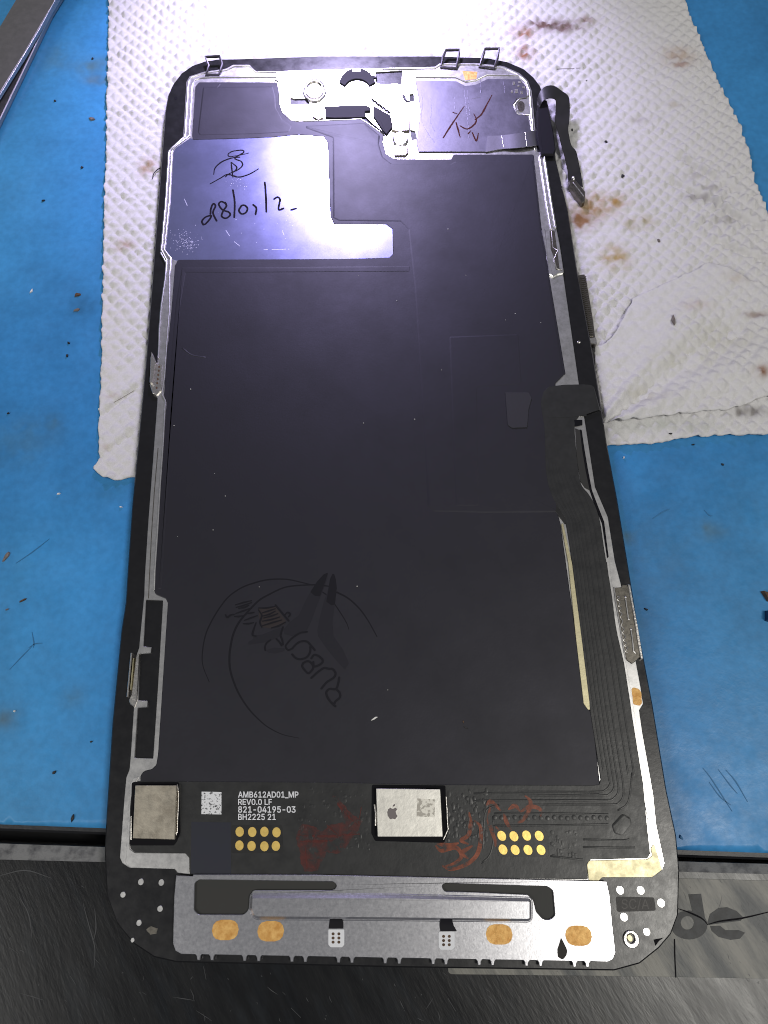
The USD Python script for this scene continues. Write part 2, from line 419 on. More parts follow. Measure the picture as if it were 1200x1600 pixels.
stain_and_shade(mpth, mm_, [(145, 105, 3, 2.4, olive, 0.75), (90, 90, 4, 4, (1.5, 0.8, 0.6), 0.6), (150, 125, 2, 1, (2.4, 0.6, 0.2), 0.7), (40, 690, 5, 4, (1.8, 0.85, 0.6), 0.5), (82, 660, 1.2, 1.4, (1.8, 0.8, 0.5), 0.5),
    (180, 765, 3, 1.6, (0.9, 0.72, 0.6), 0.6), (10, 1125, 1.6, 1.4, (1.8, 0.5, 0.25), 0.8), (115, 1090, 1.6, 1.2, (1.2, 0.6, 0.45), 0.6), (1040, 870, 5, 6, (1.6, 0.85, 0.7), 0.45), (1110, 830, 2, 1.2, (2.0, 0.75, 0.45), 0.7),  # first spot: shadow at the lower towel corner, painted into the mat
    (980, 835, 1, 1, (2.2, 0.6, 0.2), 0.8), (1010, 960, 3, 6, (1.5, 0.9, 0.75), 0.4), (1180, 800, 4, 5, (1.3, 0.95, 0.85), 0.4), (1100, 1180, 6, 6, (1.3, 0.95, 0.9), 0.3), (130, 480, 2.2, 2.6, dark, 0.5), (30, 880, 3, 5, (1.3, 1.05, 0.95), 0.4), (30, 300, 4, 5, (1.2, 0.9, 0.85), 0.4)], Z_MAT, base)
g2 = poly([(-260, 1288), (161, 1304), (600, 1322), (1060, 1339), (1500, 1354), (1700, -310), (-700, -310)], Z_MAT - 1.6 * mm)
obj("rubber_backing", slab(g2, Z_MAT - 3.2 * mm, Z_MAT - 1.35 * mm, 0.3 * mm), K["rubber"], mat_thing)
def mat_strokes(list_of, w):
    return strokes(list_of, w, Z_MAT + 0.03 * mm, 0.03)
for s in ([(1098, 1200), (1110, 1215), (1130, 1246), (1144, 1268)], [(1122, 1202), (1140, 1226), (1152, 1240)], [(1134, 1203), (1150, 1222), (1168, 1253)], [(1108, 1222), (1125, 1245), (1142, 1258)], [(25, 880), (50, 863), (77, 842)],
          [(15, 1046), (35, 1025), (50, 1010)], [(50, 988), (53, 1005), (52, 1012)], [(45, 1012), (55, 1006), (66, 1005)], [(1020, 810), (1035, 800), (1046, 795)], [(1100, 797), (1108, 805), (1113, 806)]):
    obj("scratch", mat_strokes([s], (0.06, 0.16, 0.05)), K["scratch"], mat_thing)

board = thing("black_board", None, "scratched black plastic board with worn edge in pale painted highlight in front of the blue mat", "board")
e0 = [(-300, 1303), (0, 1318), (380, 1331), (1060, 1346), (1200, 1350), (1600, 1358)]
e1 = [(-300, 1330), (0, 1343), (380, 1352), (1060, 1362), (1200, 1366), (1600, 1372)]
gb = poly(e1 + [(2200, 2300), (-1000, 2300)], Z_BOARD)
obj("board_top", slab(gb, Z_BOARD - 7 * mm, Z_BOARD), K["board"], board, smooth=False)
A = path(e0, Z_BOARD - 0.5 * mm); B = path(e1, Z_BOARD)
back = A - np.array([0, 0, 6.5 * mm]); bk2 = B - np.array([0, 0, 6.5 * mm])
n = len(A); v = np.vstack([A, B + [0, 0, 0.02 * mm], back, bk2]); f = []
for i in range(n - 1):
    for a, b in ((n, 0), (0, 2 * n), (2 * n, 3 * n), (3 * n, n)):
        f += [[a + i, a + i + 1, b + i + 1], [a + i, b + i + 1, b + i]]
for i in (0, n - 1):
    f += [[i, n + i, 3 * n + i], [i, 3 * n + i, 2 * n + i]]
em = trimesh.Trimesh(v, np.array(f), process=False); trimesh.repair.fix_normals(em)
obj("worn_lit_edge", em, K["worn_lit_edge"], board, smooth=False)
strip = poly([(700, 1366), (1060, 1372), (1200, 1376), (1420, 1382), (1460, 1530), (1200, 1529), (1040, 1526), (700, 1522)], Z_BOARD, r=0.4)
sp = obj("printed_glare_strip", slab(strip, Z_BOARD - 0.1 * mm, Z_BOARD + 0.06 * mm, 0.02 * mm), K["strip"], board)
Zs = Z_BOARD + 0.06 * mm
c8 = lambda pts: crop(1040, 1340, 0.13333, pts)
dd = unary_union([poly(c8([(265, 430), (415, 425), (460, 700), (470, 780), (330, 700)]), Zs), poly(c8(ellipse(275, 790, 215, 170, 0, 24)), Zs).difference(poly(c8(ellipse(255, 765, 78, 80, 0, 16)), Zs))])
obj("letter_d", slab(dd, Zs - 0.02 * mm, Zs + 0.03 * mm), K["letter"], sp)
ee = unary_union([poly(c8([(490, 760), (520, 660), (620, 590), (720, 580), (830, 625), (910, 700), (880, 740), (640, 770), (510, 790)]), Zs), poly(c8([(520, 800), (640, 800), (700, 850), (860, 850), (930, 880), (870, 950), (760, 965), (620, 930), (540, 860)]), Zs)])
obj("letter_e", slab(rounded(ee.buffer(0) if ee.geom_type == "Polygon" else ee, 0), Zs - 0.02 * mm, Zs + 0.03 * mm), K["letter"], sp)
obj("crack", strokes([c8([(150, 600), (270, 640), (420, 710), (490, 780)]), c8([(490, 785), (640, 745), (900, 710), (1200, 640)])], (0.08, 0.22, 0.1), Zs + 0.031 * mm, 0.02), K["cavity"], sp)
obj("crack", strokes([c8([(105, 960), (108, 1150), (120, 1400)])], 0.14, Zs + 0.031 * mm, 0.02), K["cavity"], sp)
for s in ([(0, 360), (30, 352), (62, 362)], [(30, 1400), (45, 1430), (50, 1465)], [(130, 1412), (140, 1450), (148, 1480), (147, 1512)], [(0, 1368), (40, 1360), (80, 1372)], [(148, 1420), (150, 1450), (146, 1470)], [(318, 1510), (322, 1530)], [(110, 1525), (118, 1538)], [(15, 1480), (28, 1490)], [(455, 1575), (470, 1590)], [(700, 1560), (712, 1580)]):
    if s[0] == (0, 360):
        continue
    obj("scratch", strokes([s], (0.05, 0.13, 0.05), Z_BOARD + 0.004 * mm, 0.012), K["faint_scratch"], board)

r9 = np.random.default_rng(21)
fine = []
for k in range(150):
    x, y = r9.uniform(-20, 1220), r9.uniform(1372, 1600)
    if 165 < x < 1065 and y < 1512:
        continue
    L_, a_ = r9.exponential(7) + 1.5, r9.normal(1.0, 0.5)
    p_ = [(x, y), (x + L_ * math.cos(a_) * 0.5 + r9.normal(), y + L_ * math.sin(a_) * 0.5), (x + L_ * math.cos(a_), y + L_ * math.sin(a_))]
    fine.append(strokes([p_], (0.02, r9.uniform(0.03, 0.09), 0.02), Z_BOARD + (0.002 if not (x > 690 and y < 1530) else 0.064) * mm, 0.01))
obj("fine_scratches", trimesh.util.concatenate(fine), K["faint_scratch"], board, kind="stuff")

# ------------------------------------------------------------------ paper towel
outline = [(340, 92), (320, 95), (300, 102), (283, 114), (270, 131), (262, 149), (258, 172), (228, 560), (206, 790), (199, 890), (196, 940), (189, 985), (175, 1130), (166, 1270), (163, 1330), (166, 1400), (182, 1443), (207, 1474), (240, 1496), (275, 1504), (620, 1512), (960, 1517), (1000, 1506), (1030, 1482), (1049, 1460), (1060, 1430), (1062, 1360), (1057, 1305), (1042, 1235), (1020, 1100), (1000, 995), (965, 780), (949, 695), (928, 560), (903, 426), (888, 330), (869, 250), (860, 190), (853, 155), (844, 133), (834, 120), (819, 107), (793, 96), (762, 90), (682, 87), (500, 87), (390, 91)]
Z_B = -0.25 * mm
panel = poly(outline, Z_B)
under_panel = panel.buffer(0.6 * mm)

def emboss(p, pitch, amp):
    u = (p[:, 0] * 0.74 + p[:, 1] * 0.67) / pitch
    w = (p[:, 0] * 0.74 - p[:, 1] * 0.67) / pitch
    tri = lambda t: 1 - np.abs(2 * (t - np.floor(t)) - 1)
    wob = 0.75 * (field(p, 5, 260.0, 3) - 0.5)
    h = np.minimum(tri(u + wob), tri(w - wob))
    cell = meshkit.noise(np.c_[np.floor(u + wob) * 3.1, np.floor(w - wob) * 3.1, np.full(len(p), 0.5)], 77)
    return amp * h * (0.35 + 1.0 * cell)

def towel_z(p):
    soft = np.clip(1.25 * field(p, 8, 55.0, 3) - 0.1, 0.15, 1.0)
    z = Z_MAT + 0.22 * mm + emboss(p, 1.8 * mm, 1.35 * mm) * soft + 0.55 * mm * np.abs(2 * field(p, 9, 100.0, 4) - 1) + 0.38 * mm * field(p, 13, 700.0, 3)
    for (ax, ay), (bx, by), dep in (((1060, 252), (1150, 305), 0.7), ((1050, 290), (1185, 362), 0.8), ((1120, 385), (1210, 420), 0.6), ((160, 652), (215, 608), 0.35), ((158, 715), (205, 680), 0.35), ((1000, 120), (1160, 190), 0.25)):
        a, b = at(ax, ay, Z_MAT)[:2], at(bx, by, Z_MAT)[:2]
        t = (b - a) / np.linalg.norm(b - a)
        u = np.clip((p - a) @ t, 0, np.linalg.norm(b - a))
        d = p - (a + u[:, None] * t)
        sd = d @ np.array([-t[1], t[0]])
        r_ = np.linalg.norm(d, axis=1) + 0.2 * mm * (field(p, 41, 700.0, 2) - 0.5)
        z = z - dep * mm * np.exp(-((r_ / (0.35 * mm)) ** 2)) + 0.6 * dep * mm * np.exp(-(((sd - 0.9 * mm) / (0.7 * mm)) ** 2) - np.clip(r_ - 1.8 * mm, 0, 1) * 3000)
    inside = shapely.contains_xy(under_panel, p[:, 0], p[:, 1])
    return np.where(inside, np.minimum(z, -2.66 * mm), np.maximum(z, Z_MAT + 0.06 * mm))

def torn(g, amp, scale, seed):
    pts = np.array([g.exterior.interpolate(t).coords[0] for t in np.arange(0, g.exterior.length, 0.25 * mm)])
    d = np.stack([field(pts, seed, scale, 4), field(pts, seed + 1, scale, 4)], 1) - 0.5
    return Polygon(pts + d * 2 * amp).buffer(0)

towel = thing("paper_towel", None, "white embossed paper towel with brown stains under the phone screen", "paper towel")
tg = poly([(176, -260), (172, 0), (168, 150), (163, 400), (158, 600), (155, 720), (146, 732), (160, 744), (182, 750), (208, 745), (400, 735), (700, 715), (951, 697), (1021, 693), (1087, 682), (1200, 679), (1420, 676), (1420, 450), (1200, 338), (1176, 280), (1170, 241), (1154, 196), (1130, 150), (1105, 91), (1081, 35), (1069, 0), (1010, -260)], Z_MAT + 0.3 * mm)
tg = torn(tg, 0.35 * mm, 700.0, 21)
if tg.geom_type != "Polygon":
    tg = max(tg.geoms, key=lambda q: q.area)
tm = sheet_mesh(tg, 0.27 * mm, 0.25 * mm, towel_z, 0.28 * mm, 6)
tp = obj("embossed_sheet", tm, K["towel"], towel, smooth=True)
br, crease_shade, ol = (0.50, 0.31, 0.15), (0.62, 0.60, 0.60), (0.86, 0.82, 0.62)
stain_and_shade(tp, tm, [(232, 262, 1.6, 2.0, br, 0.9), (195, 385, 1.5, 1.0, br, 0.9), (940, 318, 3.6, 1.9, (0.58, 0.38, 0.14), 1.0), (905, 345, 2.6, 1.9, (0.42, 0.24, 0.12), 1.0), (925, 330, 3.0, 1.6, (0.60, 0.42, 0.2), 1.0), (960, 405, 2.0, 2.2, (0.66, 0.50, 0.24), 1.0), (1000, 350, 2.4, 1.4, (0.66, 0.58, 0.38), 0.9),
    (818, 52, 2.4, 1.5, (0.45, 0.24, 0.12), 1.0), (820, 85, 1.8, 1.8, (0.40, 0.2, 0.1), 1.0), (850, 40, 3.5, 1.4, (0.30, 0.2, 0.17), 1.0), (885, 45, 3.5, 1.6, (0.35, 0.26, 0.23), 1.0), (915, 35, 2, 1, (0.4, 0.28, 0.22), 0.9), (1060, 90, 3.0, 2.4, (0.72, 0.58, 0.48), 0.8), (1062, 103, 1.2, 0.8, (0.62, 0.45, 0.40), 0.8),
    (1085, 275, 1.6, 0.8, crease_shade, 0.8), (1110, 295, 2.0, 0.6, crease_shade, 0.8), (1090, 310, 2.4, 0.7, (0.5, 0.48, 0.48), 0.8), (1130, 345, 2.4, 0.8, (0.55, 0.53, 0.52), 0.8), (1000, 190, 1.5, 0.7, (0.5, 0.46, 0.44), 0.7), (1055, 165, 1.2, 0.7, (0.72, 0.66, 0.55), 0.6), (985, 355, 1, 1, (0.7, 0.66, 0.5), 0.7),  # leading grey spots: crease shade put into the colour
    (1010, 665, 5, 1.4, (0.80, 0.83, 0.78), 0.8), (1170, 645, 3, 0.8, (0.35, 0.33, 0.32), 0.9), (1090, 668, 4, 1, (0.78, 0.8, 0.76), 0.8), (176, 620, 1, 0.5, (0.7, 0.58, 0.45), 0.7), (165, 700, 1, 0.5, (0.72, 0.6, 0.48), 0.6), (180, 500, 2.0, 18, (0.96, 0.95, 0.90), 0.5)], Z_MAT + 0.4 * mm)  # greenish grey spots paint shading on the lower layer; the dark one is stain

def flap_z(p):
    a, b = at(962, 648, -2 * mm)[:2], at(1200, 478, -2 * mm)[:2]
    t = (b - a) / np.linalg.norm(b - a)
    nrm = np.array([-t[1], t[0]])
    d = (p - a) @ nrm
    along = (p - a) @ t
    w = 0.5 * mm + along * 0.10
    valley = 0.55 * mm * np.exp(-(np.abs(d) / np.maximum(w, 0.3 * mm)) ** 2 * 1.2)
    crest = 0.5 * mm * np.exp(-((d + 2.2 * w) / np.maximum(w, 0.4 * mm)) ** 2) + 0.35 * mm * np.exp(-((d - 2.4 * w) / np.maximum(w, 0.4 * mm)) ** 2)
    soft = np.clip(1.3 * field(p, 18, 70.0, 3) - 0.2, 0.1, 0.9)
    z = Z_MAT + 0.85 * mm - 1.2 * valley + 1.3 * crest + emboss(p, 1.8 * mm, 1.05 * mm) * soft + 1.0 * mm * np.abs(2 * field(p, 19, 110.0, 4) - 1) + 0.5 * mm * np.abs(2 * field(p, 29, 330.0, 3) - 1) + 0.22 * mm * field(p, 23, 700.0, 3)
    inside = shapely.contains_xy(under_panel, p[:, 0], p[:, 1])
    return np.where(inside, np.minimum(z, -2.64 * mm), z)
fg = poly([(930, 540), (948, 539), (976, 490), (990, 465), (1050, 438), (1109, 411), (1150, 425), (1200, 447), (1300, 490), (1420, 540), (1420, 610), (1300, 622), (1200, 618), (1143, 637), (1050, 648), (948, 658), (925, 660)], Z_MAT + 1.2 * mm)
fg = torn(fg, 0.7 * mm, 420.0, 31)
if fg.geom_type != "Polygon":
    fg = max(fg.geoms, key=lambda q: q.area)
fm = sheet_mesh(fg, 0.27 * mm, 0.25 * mm, flap_z, 0.22 * mm, 8)
fp = obj("folded_flap", fm, K["towel"], towel, smooth=True)
stain_and_shade(fp, fm, [(1070, 560, 5, 2.0, (0.86, 0.86, 0.76), 0.8), (1130, 525, 5, 2.4, (0.84, 0.84, 0.74), 0.8), (1010, 615, 3.5, 1.4, (0.88, 0.87, 0.78), 0.8), (1187, 583, 1.1, 0.9, (0.42, 0.24, 0.16), 1.0), (1085, 480, 2.4, 1.0, (0.85, 0.76, 0.72), 0.8), (1180, 490, 2, 0.6, (0.5, 0.4, 0.36), 0.8), (1150, 435, 2, 1, (0.86, 0.8, 0.72), 0.7)], Z_MAT + 1.2 * mm)  # leading greenish spots follow the fold valley of the flap
def towel_strokes(list_of, w, dz):
    out = []
    for s in list_of:
        p = path(s, Z_MAT + dz * mm, 4)
        out.append(tube(p, np.interp(np.linspace(0, 1, len(p)), [0, 0.5, 1], [0.3, 1, 0.3]) * w * mm, 5))
    return trimesh.util.concatenate(out)

# ------------------------------------------------------------------ the phone screen, face down
phone = thing("phone_screen", None, "phone display assembly lying face down with black graphite sheet and steel frame", "phone screen")
PH = phone
gl = rounded(panel, 0.3 * mm)
bz = obj("bezel", slab(gl, -2.6 * mm, Z_B, 0.18 * mm), K["glass"], PH)
# steel frame with its openings
MO = [(353, 107), (364, 101), (390, 101), (400, 111), (432, 111), (515, 108), (597, 106), (679, 104), (687, 98.6), (743, 98), (787, 103), (812, 114), (825, 126), (831, 142), (836, 193), (840, 237), (852, 240), (869, 354), (880, 428), (904, 595), (917, 677), (930, 761), (950, 808), (961, 877), (971, 915), (994, 1035), (1001, 1073), (1005, 1100), (999, 1110), (1004, 1145), (1021, 1240), (1026, 1289), (1039, 1349), (1035, 1360), (1019, 1371), (941, 1371), (935, 1377), (920, 1376), (296, 1366), (277, 1364), (273, 1358), (202, 1356), (191, 1349), (187, 1340), (194, 1247), (197, 1215), (202, 1202), (204, 1180), (209, 1105), (201, 1094), (205, 1085), (213, 1024), (217, 1012), (225, 930), (226, 900), (231, 821), (240, 703), (246, 622), (238, 610), (239, 570), (246, 566), (247, 519), (250, 480), (257, 430), (258, 406), (250, 391), (257, 315), (262, 236), (267, 230), (286, 213), (291, 128), (296, 119), (318, 112)]
holes = [
    [(228, 937), (254.5, 938), (246, 1080), (239, 1185), (210, 1184), (215, 1106), (229, 1105), (230.5, 1095), (216, 1094), (218, 1022), (235, 1020.5), (236.5, 1011), (224, 1010)],
    crop(430, 80, 0.19167, [(175, 108), (500, 105), (500, 138), (340, 142), (140, 152)]),
    crop(430, 80, 0.19167, [(120, 375), (160, 388), (280, 385), (275, 430), (130, 430)]),
    crop(430, 80, 0.19167, [(820, 170), (1035, 158), (1025, 272), (990, 262), (870, 270), (825, 255)]),
    crop(430, 80, 0.19167, [(1098, 350), (1125, 345), (1135, 410), (1098, 405)]),
    crop(430, 80, 0.19167, [(1100, 640), (1140, 650), (1155, 720), (1115, 722)]),
    ellipse(266, 166, 3, 3, 0),
]
frame_poly = poly(MO, 0.0, holes[:-1], r=0.06)
fr = obj("steel_frame", slab(frame_poly, Z_B - 0.02 * mm, 0.0, 0.06 * mm), K["steel"], PH)
# tabs inside the left opening
for s in ([(224, 1011), (228, 1011), (228, 1020), (224, 1020)], [(219, 1095), (223, 1095), (222, 1104.5), (218, 1104.5)]):
    pass
# raised beads of the frame
B1 = [(432, 113), (400, 113), (390, 104), (366, 104), (354, 109.5), (320, 114), (299, 121), (294, 129), (289, 214), (269, 231.5), (264, 237), (259, 315), (252.5, 391), (260, 406), (259, 430), (252, 480), (249, 519), (248, 560)]
B2 = [(432, 121), (330, 121), (314, 122), (305, 125), (300, 134), (295.5, 213), (272, 231), (268, 238), (264.5, 315), (257, 391), (267, 404), (265, 430), (265, 480), (261, 530), (257, 590), (253, 616), (258, 626), (255, 690), (250, 760), (246, 830), (242, 890), (241, 922)]
B3 = [(597, 109), (679, 107), (689, 101), (741, 101), (786, 106), (810, 117), (822, 128), (827.5, 143), (832, 193), (836, 235)]
B4 = [(650, 121), (712, 121), (727, 128), (742, 126), (760, 117.5), (810, 117.5), (824, 133), (826, 150), (812, 154), (803, 165), (810, 178.5), (827, 180), (832, 206)]
B5 = [(843, 245), (854, 318), (861, 358)]
B6 = [(850, 244), (861, 316), (868, 356)]
B7 = [(235, 725), (240, 760), (236, 830), (233, 890), (233, 936)]
for i, b in enumerate((B1, B2, B3, B4, B5, B6)):
    obj("frame_bead", bead(b, 0.02 * mm, 0.17 if i < 4 else 0.22, 8), K["steel"], fr, smooth=True)
obj("frame_bead", bead([(247, 700), (241, 770), (237, 830), (234, 890), (232, 935)], 0.0, 0.06), K["dark_metal"], fr, smooth=True)
obj("frame_bead", bead([(251, 395), (256, 404), (260, 412)], 0.02 * mm, 0.14, 8), K["steel"], fr, smooth=True)
# cream corner bracket and corner strip, lower right and lower left
obj("corner_bracket", slab(poly([(917, 1351), (920, 1344.5), (1012, 1342.5), (1019, 1337), (1017, 1325), (1022, 1318), (1035, 1359), (1019, 1371), (941, 1371), (935, 1377), (920, 1376)], 0.1 * mm, r=0.12), 0.0, 0.1 * mm, 0.04 * mm), K["steel_warm"], PH)
obj("corner_bracket", slab(poly([(202, 1318), (203, 1327), (211, 1332.5), (290, 1333), (296, 1340), (296, 1366), (278, 1364), (273, 1358), (203, 1356), (196, 1349), (203, 1225), (208, 1216), (218, 1212), (208, 1228), (204, 1290)], 0.1 * mm, r=0.1), 0.0, 0.1 * mm, 0.04 * mm), K["steel"], PH)

# blue film and graphite sheet
FILM = [(302, 217), (379, 215), (424, 213), (467, 209), (506, 212), (513, 224), (517, 338), (522, 349), (603, 349), (614, 358), (616, 397), (608, 404), (274, 407), (264, 402), (259, 391), (267, 315), (271, 237), (275, 231), (297, 216)]
film = obj("metal_film", slab(poly(FILM, 0.03 * mm, r=0.1), 0.0, 0.03 * mm), K["film"], PH)
GS = [(311, 128), (432, 128), (437, 145), (438, 165), (447, 182), (464, 190), (540, 186), (572, 185), (600, 209), (598, 221), (603, 240), (616, 248), (705, 249), (709, 241), (834, 241), (846, 354), (848, 362), (858, 429), (884, 585), (864, 591), (849, 606), (845, 640), (860, 760), (876, 818), (899, 985), (914, 1095), (926, 1118), (938, 1230), (278, 1229), (219, 1226), (219, 1212), (225, 1204.5), (237, 1201.5), (244, 1195), (246.5, 1180), (251.5, 1105), (262, 942), (259, 935.5), (243, 929), (240, 920), (242.5, 890), (246.5, 821), (255.5, 703), (260, 628), (256, 617), (262, 540), (268, 480), (273, 415), (278, 405.5), (540, 404), (608, 402), (614, 396), (613, 358), (603, 350.5), (522, 350.5), (516, 338), (512, 224), (506, 213.5), (467, 210.5), (424, 214.5), (379, 216.5), (301, 218.5), (300, 210), (305, 135)]
gs = rounded(poly(GS, 0.08 * mm), 0.28 * mm)
sheet = obj("graphite_sheet", slab(gs, 0.0, 0.08 * mm, 0.06 * mm, 0.1 * mm), K["sheet"], PH)
# pressed steps of the sheet: an upper layer over the right half and a frame inside the top left window
RL = [(560, 345), (626, 346), (638, 358), (648, 450), (656, 575), (664, 700), (668, 790), (678, 799), (760, 801), (872, 800), (868, 640), (868, 599), (881, 586), (857, 430), (846, 362), (833, 250), (712, 252), (704, 256), (612, 256), (598, 245), (592, 225), (594, 212), (570, 192), (470, 197), (520, 215), (520, 340), (530, 345)]
obj("raised_layer", slab(rounded(poly(RL, 0.12 * mm), 0.3 * mm), 0.07 * mm, 0.14 * mm, 0.058 * mm, 0.3 * mm), K["sheet"], sheet)
obj("raised_layer", slab(poly([(317, 136), (426, 135), (430, 150), (431, 168), (441, 186), (456, 197), (452, 206), (400, 209), (312, 211), (309, 206)], 0.12 * mm, r=0.3), 0.07 * mm, 0.13 * mm, 0.048 * mm, 0.2 * mm), K["sheet"], sheet)
obj("raised_layer", slab(poly([(702, 526), (810, 522), (815, 600), (745, 605), (748, 790), (712, 790)], 0.15 * mm, r=0.3), 0.13 * mm, 0.17 * mm, 0.028 * mm, 0.2 * mm), K["sheet"], sheet)
obj("edge_step", slab(poly([(284, 418), (640, 416), (640, 424), (290, 426), (281, 480), (274, 560), (268, 640), (262, 760), (252, 920), (247, 920), (256, 760), (262, 640), (269, 540), (274, 480)], 0.12 * mm, r=0.1), 0.07 * mm, 0.105 * mm, 0.024 * mm, 0.1 * mm), K["sheet"], sheet)
obj("grey_patch", slab(poly([(789, 613), (826, 613), (831, 622), (826, 640), (824, 668), (800, 669), (793, 664)], 0.2 * mm, r=0.15), 0.15 * mm, 0.26 * mm, 0.05 * mm), K["patch"], PH)

for s_ in ([(563, 222), (578, 230), (592, 240)], [(805, 372), (830, 366), (850, 372)], [(795, 410), (815, 398), (845, 392)], [(760, 500), (800, 508), (842, 500)], [(548, 330), (556, 318), (570, 312)], [(285, 545), (300, 556), (322, 560)], [(330, 150), (338, 140), (345, 132)], [(358, 186), (380, 192), (398, 182)], [(720, 640), (724, 690), (730, 720)], [(630, 150), (634, 158), (640, 160)]):
    obj("crease", bead(s_, (0.13 if s_[0][0] > 600 else 0.11) * mm - 0.27 * mm, 0.28, 14, 4), K["sheet"], sheet, smooth=True)
# dark imprint of a round logo on the sheet
Zi = 0.082 * mm
c2 = lambda pts: crop(300, 870, 0.28333, pts)
imp = thing_parent = sheet
obj("imprint_ring", strokes([c2([(95, 690), (60, 600), (58, 520), (75, 430), (105, 360), (150, 285), (200, 222), (265, 175), (330, 148), (420, 126), (520, 124), (600, 140), (660, 155)])], (0.08, 0.18, 0.2, 0.2, 0.14), Zi), K["sheet_mark"], imp, label="outer ring of the dark round imprint")
obj("imprint_ring", strokes([c2([(800, 196), (860, 228), (920, 282), (970, 350), (1020, 440)])], (0.25, 0.2, 0.12), Zi), K["sheet_mark"], imp)
obj("imprint_ring", strokes([c2([(770, 165), (700, 155), (640, 155), (560, 160), (500, 172), (430, 205), (370, 240), (310, 300), (260, 360), (230, 420), (215, 480), (206, 550), (210, 620), (230, 690), (262, 762), (310, 835), (360, 890), (420, 940), (500, 980), (590, 1000)])], (0.18, 0.2, 0.28, 0.28, 0.2, 0.06), Zi + 0.004 * mm), K["sheet_mark"], imp)
obj("imprint_ring", strokes([c2([(720, 195), (760, 225), (810, 295), (850, 360), (865, 400)])], (0.18, 0.15, 0.08), Zi), K["sheet_mark"], imp)
c1 = lambda pts: crop(440, 880, 0.15, pts)
obj("imprint_prong", slab(poly(c1([(485, 95), (440, 115), (370, 190), (330, 250), (250, 390), (180, 540), (90, 610), (20, 690), (30, 740), (110, 760), (190, 715), (260, 705), (310, 600), (370, 430), (430, 290), (470, 180)]), Zi, r=0.1), Zi, Zi + 0.014 * mm), K["sheet_mark_light"], imp)
obj("imprint_prong", slab(poly(c1([(530, 110), (505, 160), (480, 290), (440, 400), (400, 560), (372, 700), (380, 760), (470, 890), (560, 1000), (660, 1110), (700, 1040), (640, 900), (540, 760), (530, 600), (550, 460), (575, 260), (565, 170), (548, 112)]), Zi, r=0.1), Zi, Zi + 0.014 * mm), K["sheet_mark_light"], imp)
obj("imprint_tip", slab(poly(c1([(484, 97), (440, 115), (370, 190), (300, 300), (345, 340), (400, 345), (440, 240)]), Zi, r=0.08), Zi + 0.005 * mm, Zi + 0.02 * mm), K["sheet_mark"], imp)
obj("imprint_tip", slab(poly(c1([(530, 112), (505, 165), (485, 290), (465, 400), (520, 440), (555, 430), (575, 260), (565, 170), (548, 114)]), Zi, r=0.08), Zi + 0.005 * mm, Zi + 0.02 * mm), K["sheet_mark"], imp)
LET = [[(110, 890), (150, 845), (200, 815), (260, 815), (300, 850), (345, 905)], [(300, 870), (295, 930), (260, 980), (200, 1000), (150, 990), (110, 950)],
       [(225, 1040), (215, 1075), (250, 1125), (285, 1145), (330, 1090), (310, 1040), (270, 1020), (225, 1040)], [(310, 990), (340, 955), (390, 970), (430, 1015), (400, 1055), (340, 1075), (330, 1030)],
       [(310, 1195), (370, 1140), (440, 1092), (490, 1100), (535, 1105), (562, 1150), (540, 1195), (470, 1240), (415, 1305)],
       [(600, 1190), (590, 1250), (565, 1310), (500, 1310), (465, 1345), (480, 1400), (520, 1455), (560, 1490)], [(565, 1310), (605, 1350), (605, 1400), (560, 1440), (545, 1480)]]
for k, s in enumerate(LET):
    obj("imprint_letter", strokes([c1(s)], 0.28, Zi + (0.020 + 0.003 * k) * mm), K["sheet_mark"], imp)
obj("imprint_line", strokes([c1([(265, 715), (190, 728), (110, 780), (55, 840), (42, 872), (70, 905), (115, 885)])], 0.25, Zi + 0.016 * mm), K["sheet_mark"], imp)
c3 = lambda pts: crop(340, 920, 0.1, pts)
HAND = [[(280, 250), (400, 215), (530, 185)], [(290, 290), (400, 262), (530, 215)], [(330, 305), (420, 290), (490, 255)], [(285, 385), (400, 345), (520, 300)], [(265, 432), (330, 432), (400, 420)], [(470, 385), (520, 378), (570, 368)], [(420, 492), (520, 455), (620, 418)], [(400, 545), (480, 545), (560, 528)],
        [(640, 300), (760, 300), (900, 275)], [(700, 375), (800, 345), (900, 312)], [(705, 425), (800, 400), (900, 350)], [(720, 455), (840, 425), (940, 388)], [(700, 505), (840, 480), (970, 440)], [(690, 580), (850, 530), (1000, 488)], [(840, 610), (950, 580), (1060, 520)], [(640, 330), (690, 420), (660, 520), (690, 600)], [(600, 530), (560, 640), (545, 720), (600, 740)], [(120, 405), (150, 445), (200, 410), (260, 400)], [(1050, 410), (1090, 370), (1135, 395), (1105, 440)]]
for k, s in enumerate(HAND):
    obj("imprint_stripe", strokes([c3(s)], (0.14, 0.26, 0.14), Zi + (0.02 + 0.002 * k) * mm), K["sheet_mark"], imp)
obj("imprint_stroke", strokes([c3([(905, 255), (1010, 380), (1110, 500)]), c3([(1020, 600), (985, 720), (1010, 800), (1020, 870)]), c3([(920, 785), (965, 830), (1000, 885)])], 0.25, Zi + 0.03 * mm), K["sheet_mark"], imp)
obj("imprint_stroke", strokes([c3([(825, 800), (765, 845), (738, 910), (745, 960)])], 0.22, Zi + 0.03 * mm), K["sheet_mark"], imp)
obj("imprint_fist", slab(poly(c3([(640, 300), (900, 275), (1070, 500), (1040, 560), (850, 620), (700, 600), (650, 450)]), Zi, r=0.2), Zi, Zi + 0.012 * mm), K["sheet_mark_brown"], imp)
obj("imprint_shadow", slab(poly(c3([(410, 880), (560, 780), (560, 730), (700, 715), (880, 640), (1030, 600), (1000, 730), (900, 780), (720, 840), (560, 862)]), Zi, r=0.2), Zi + 0.003 * mm, Zi + 0.015 * mm), K["sheet_mark_light"], imp)
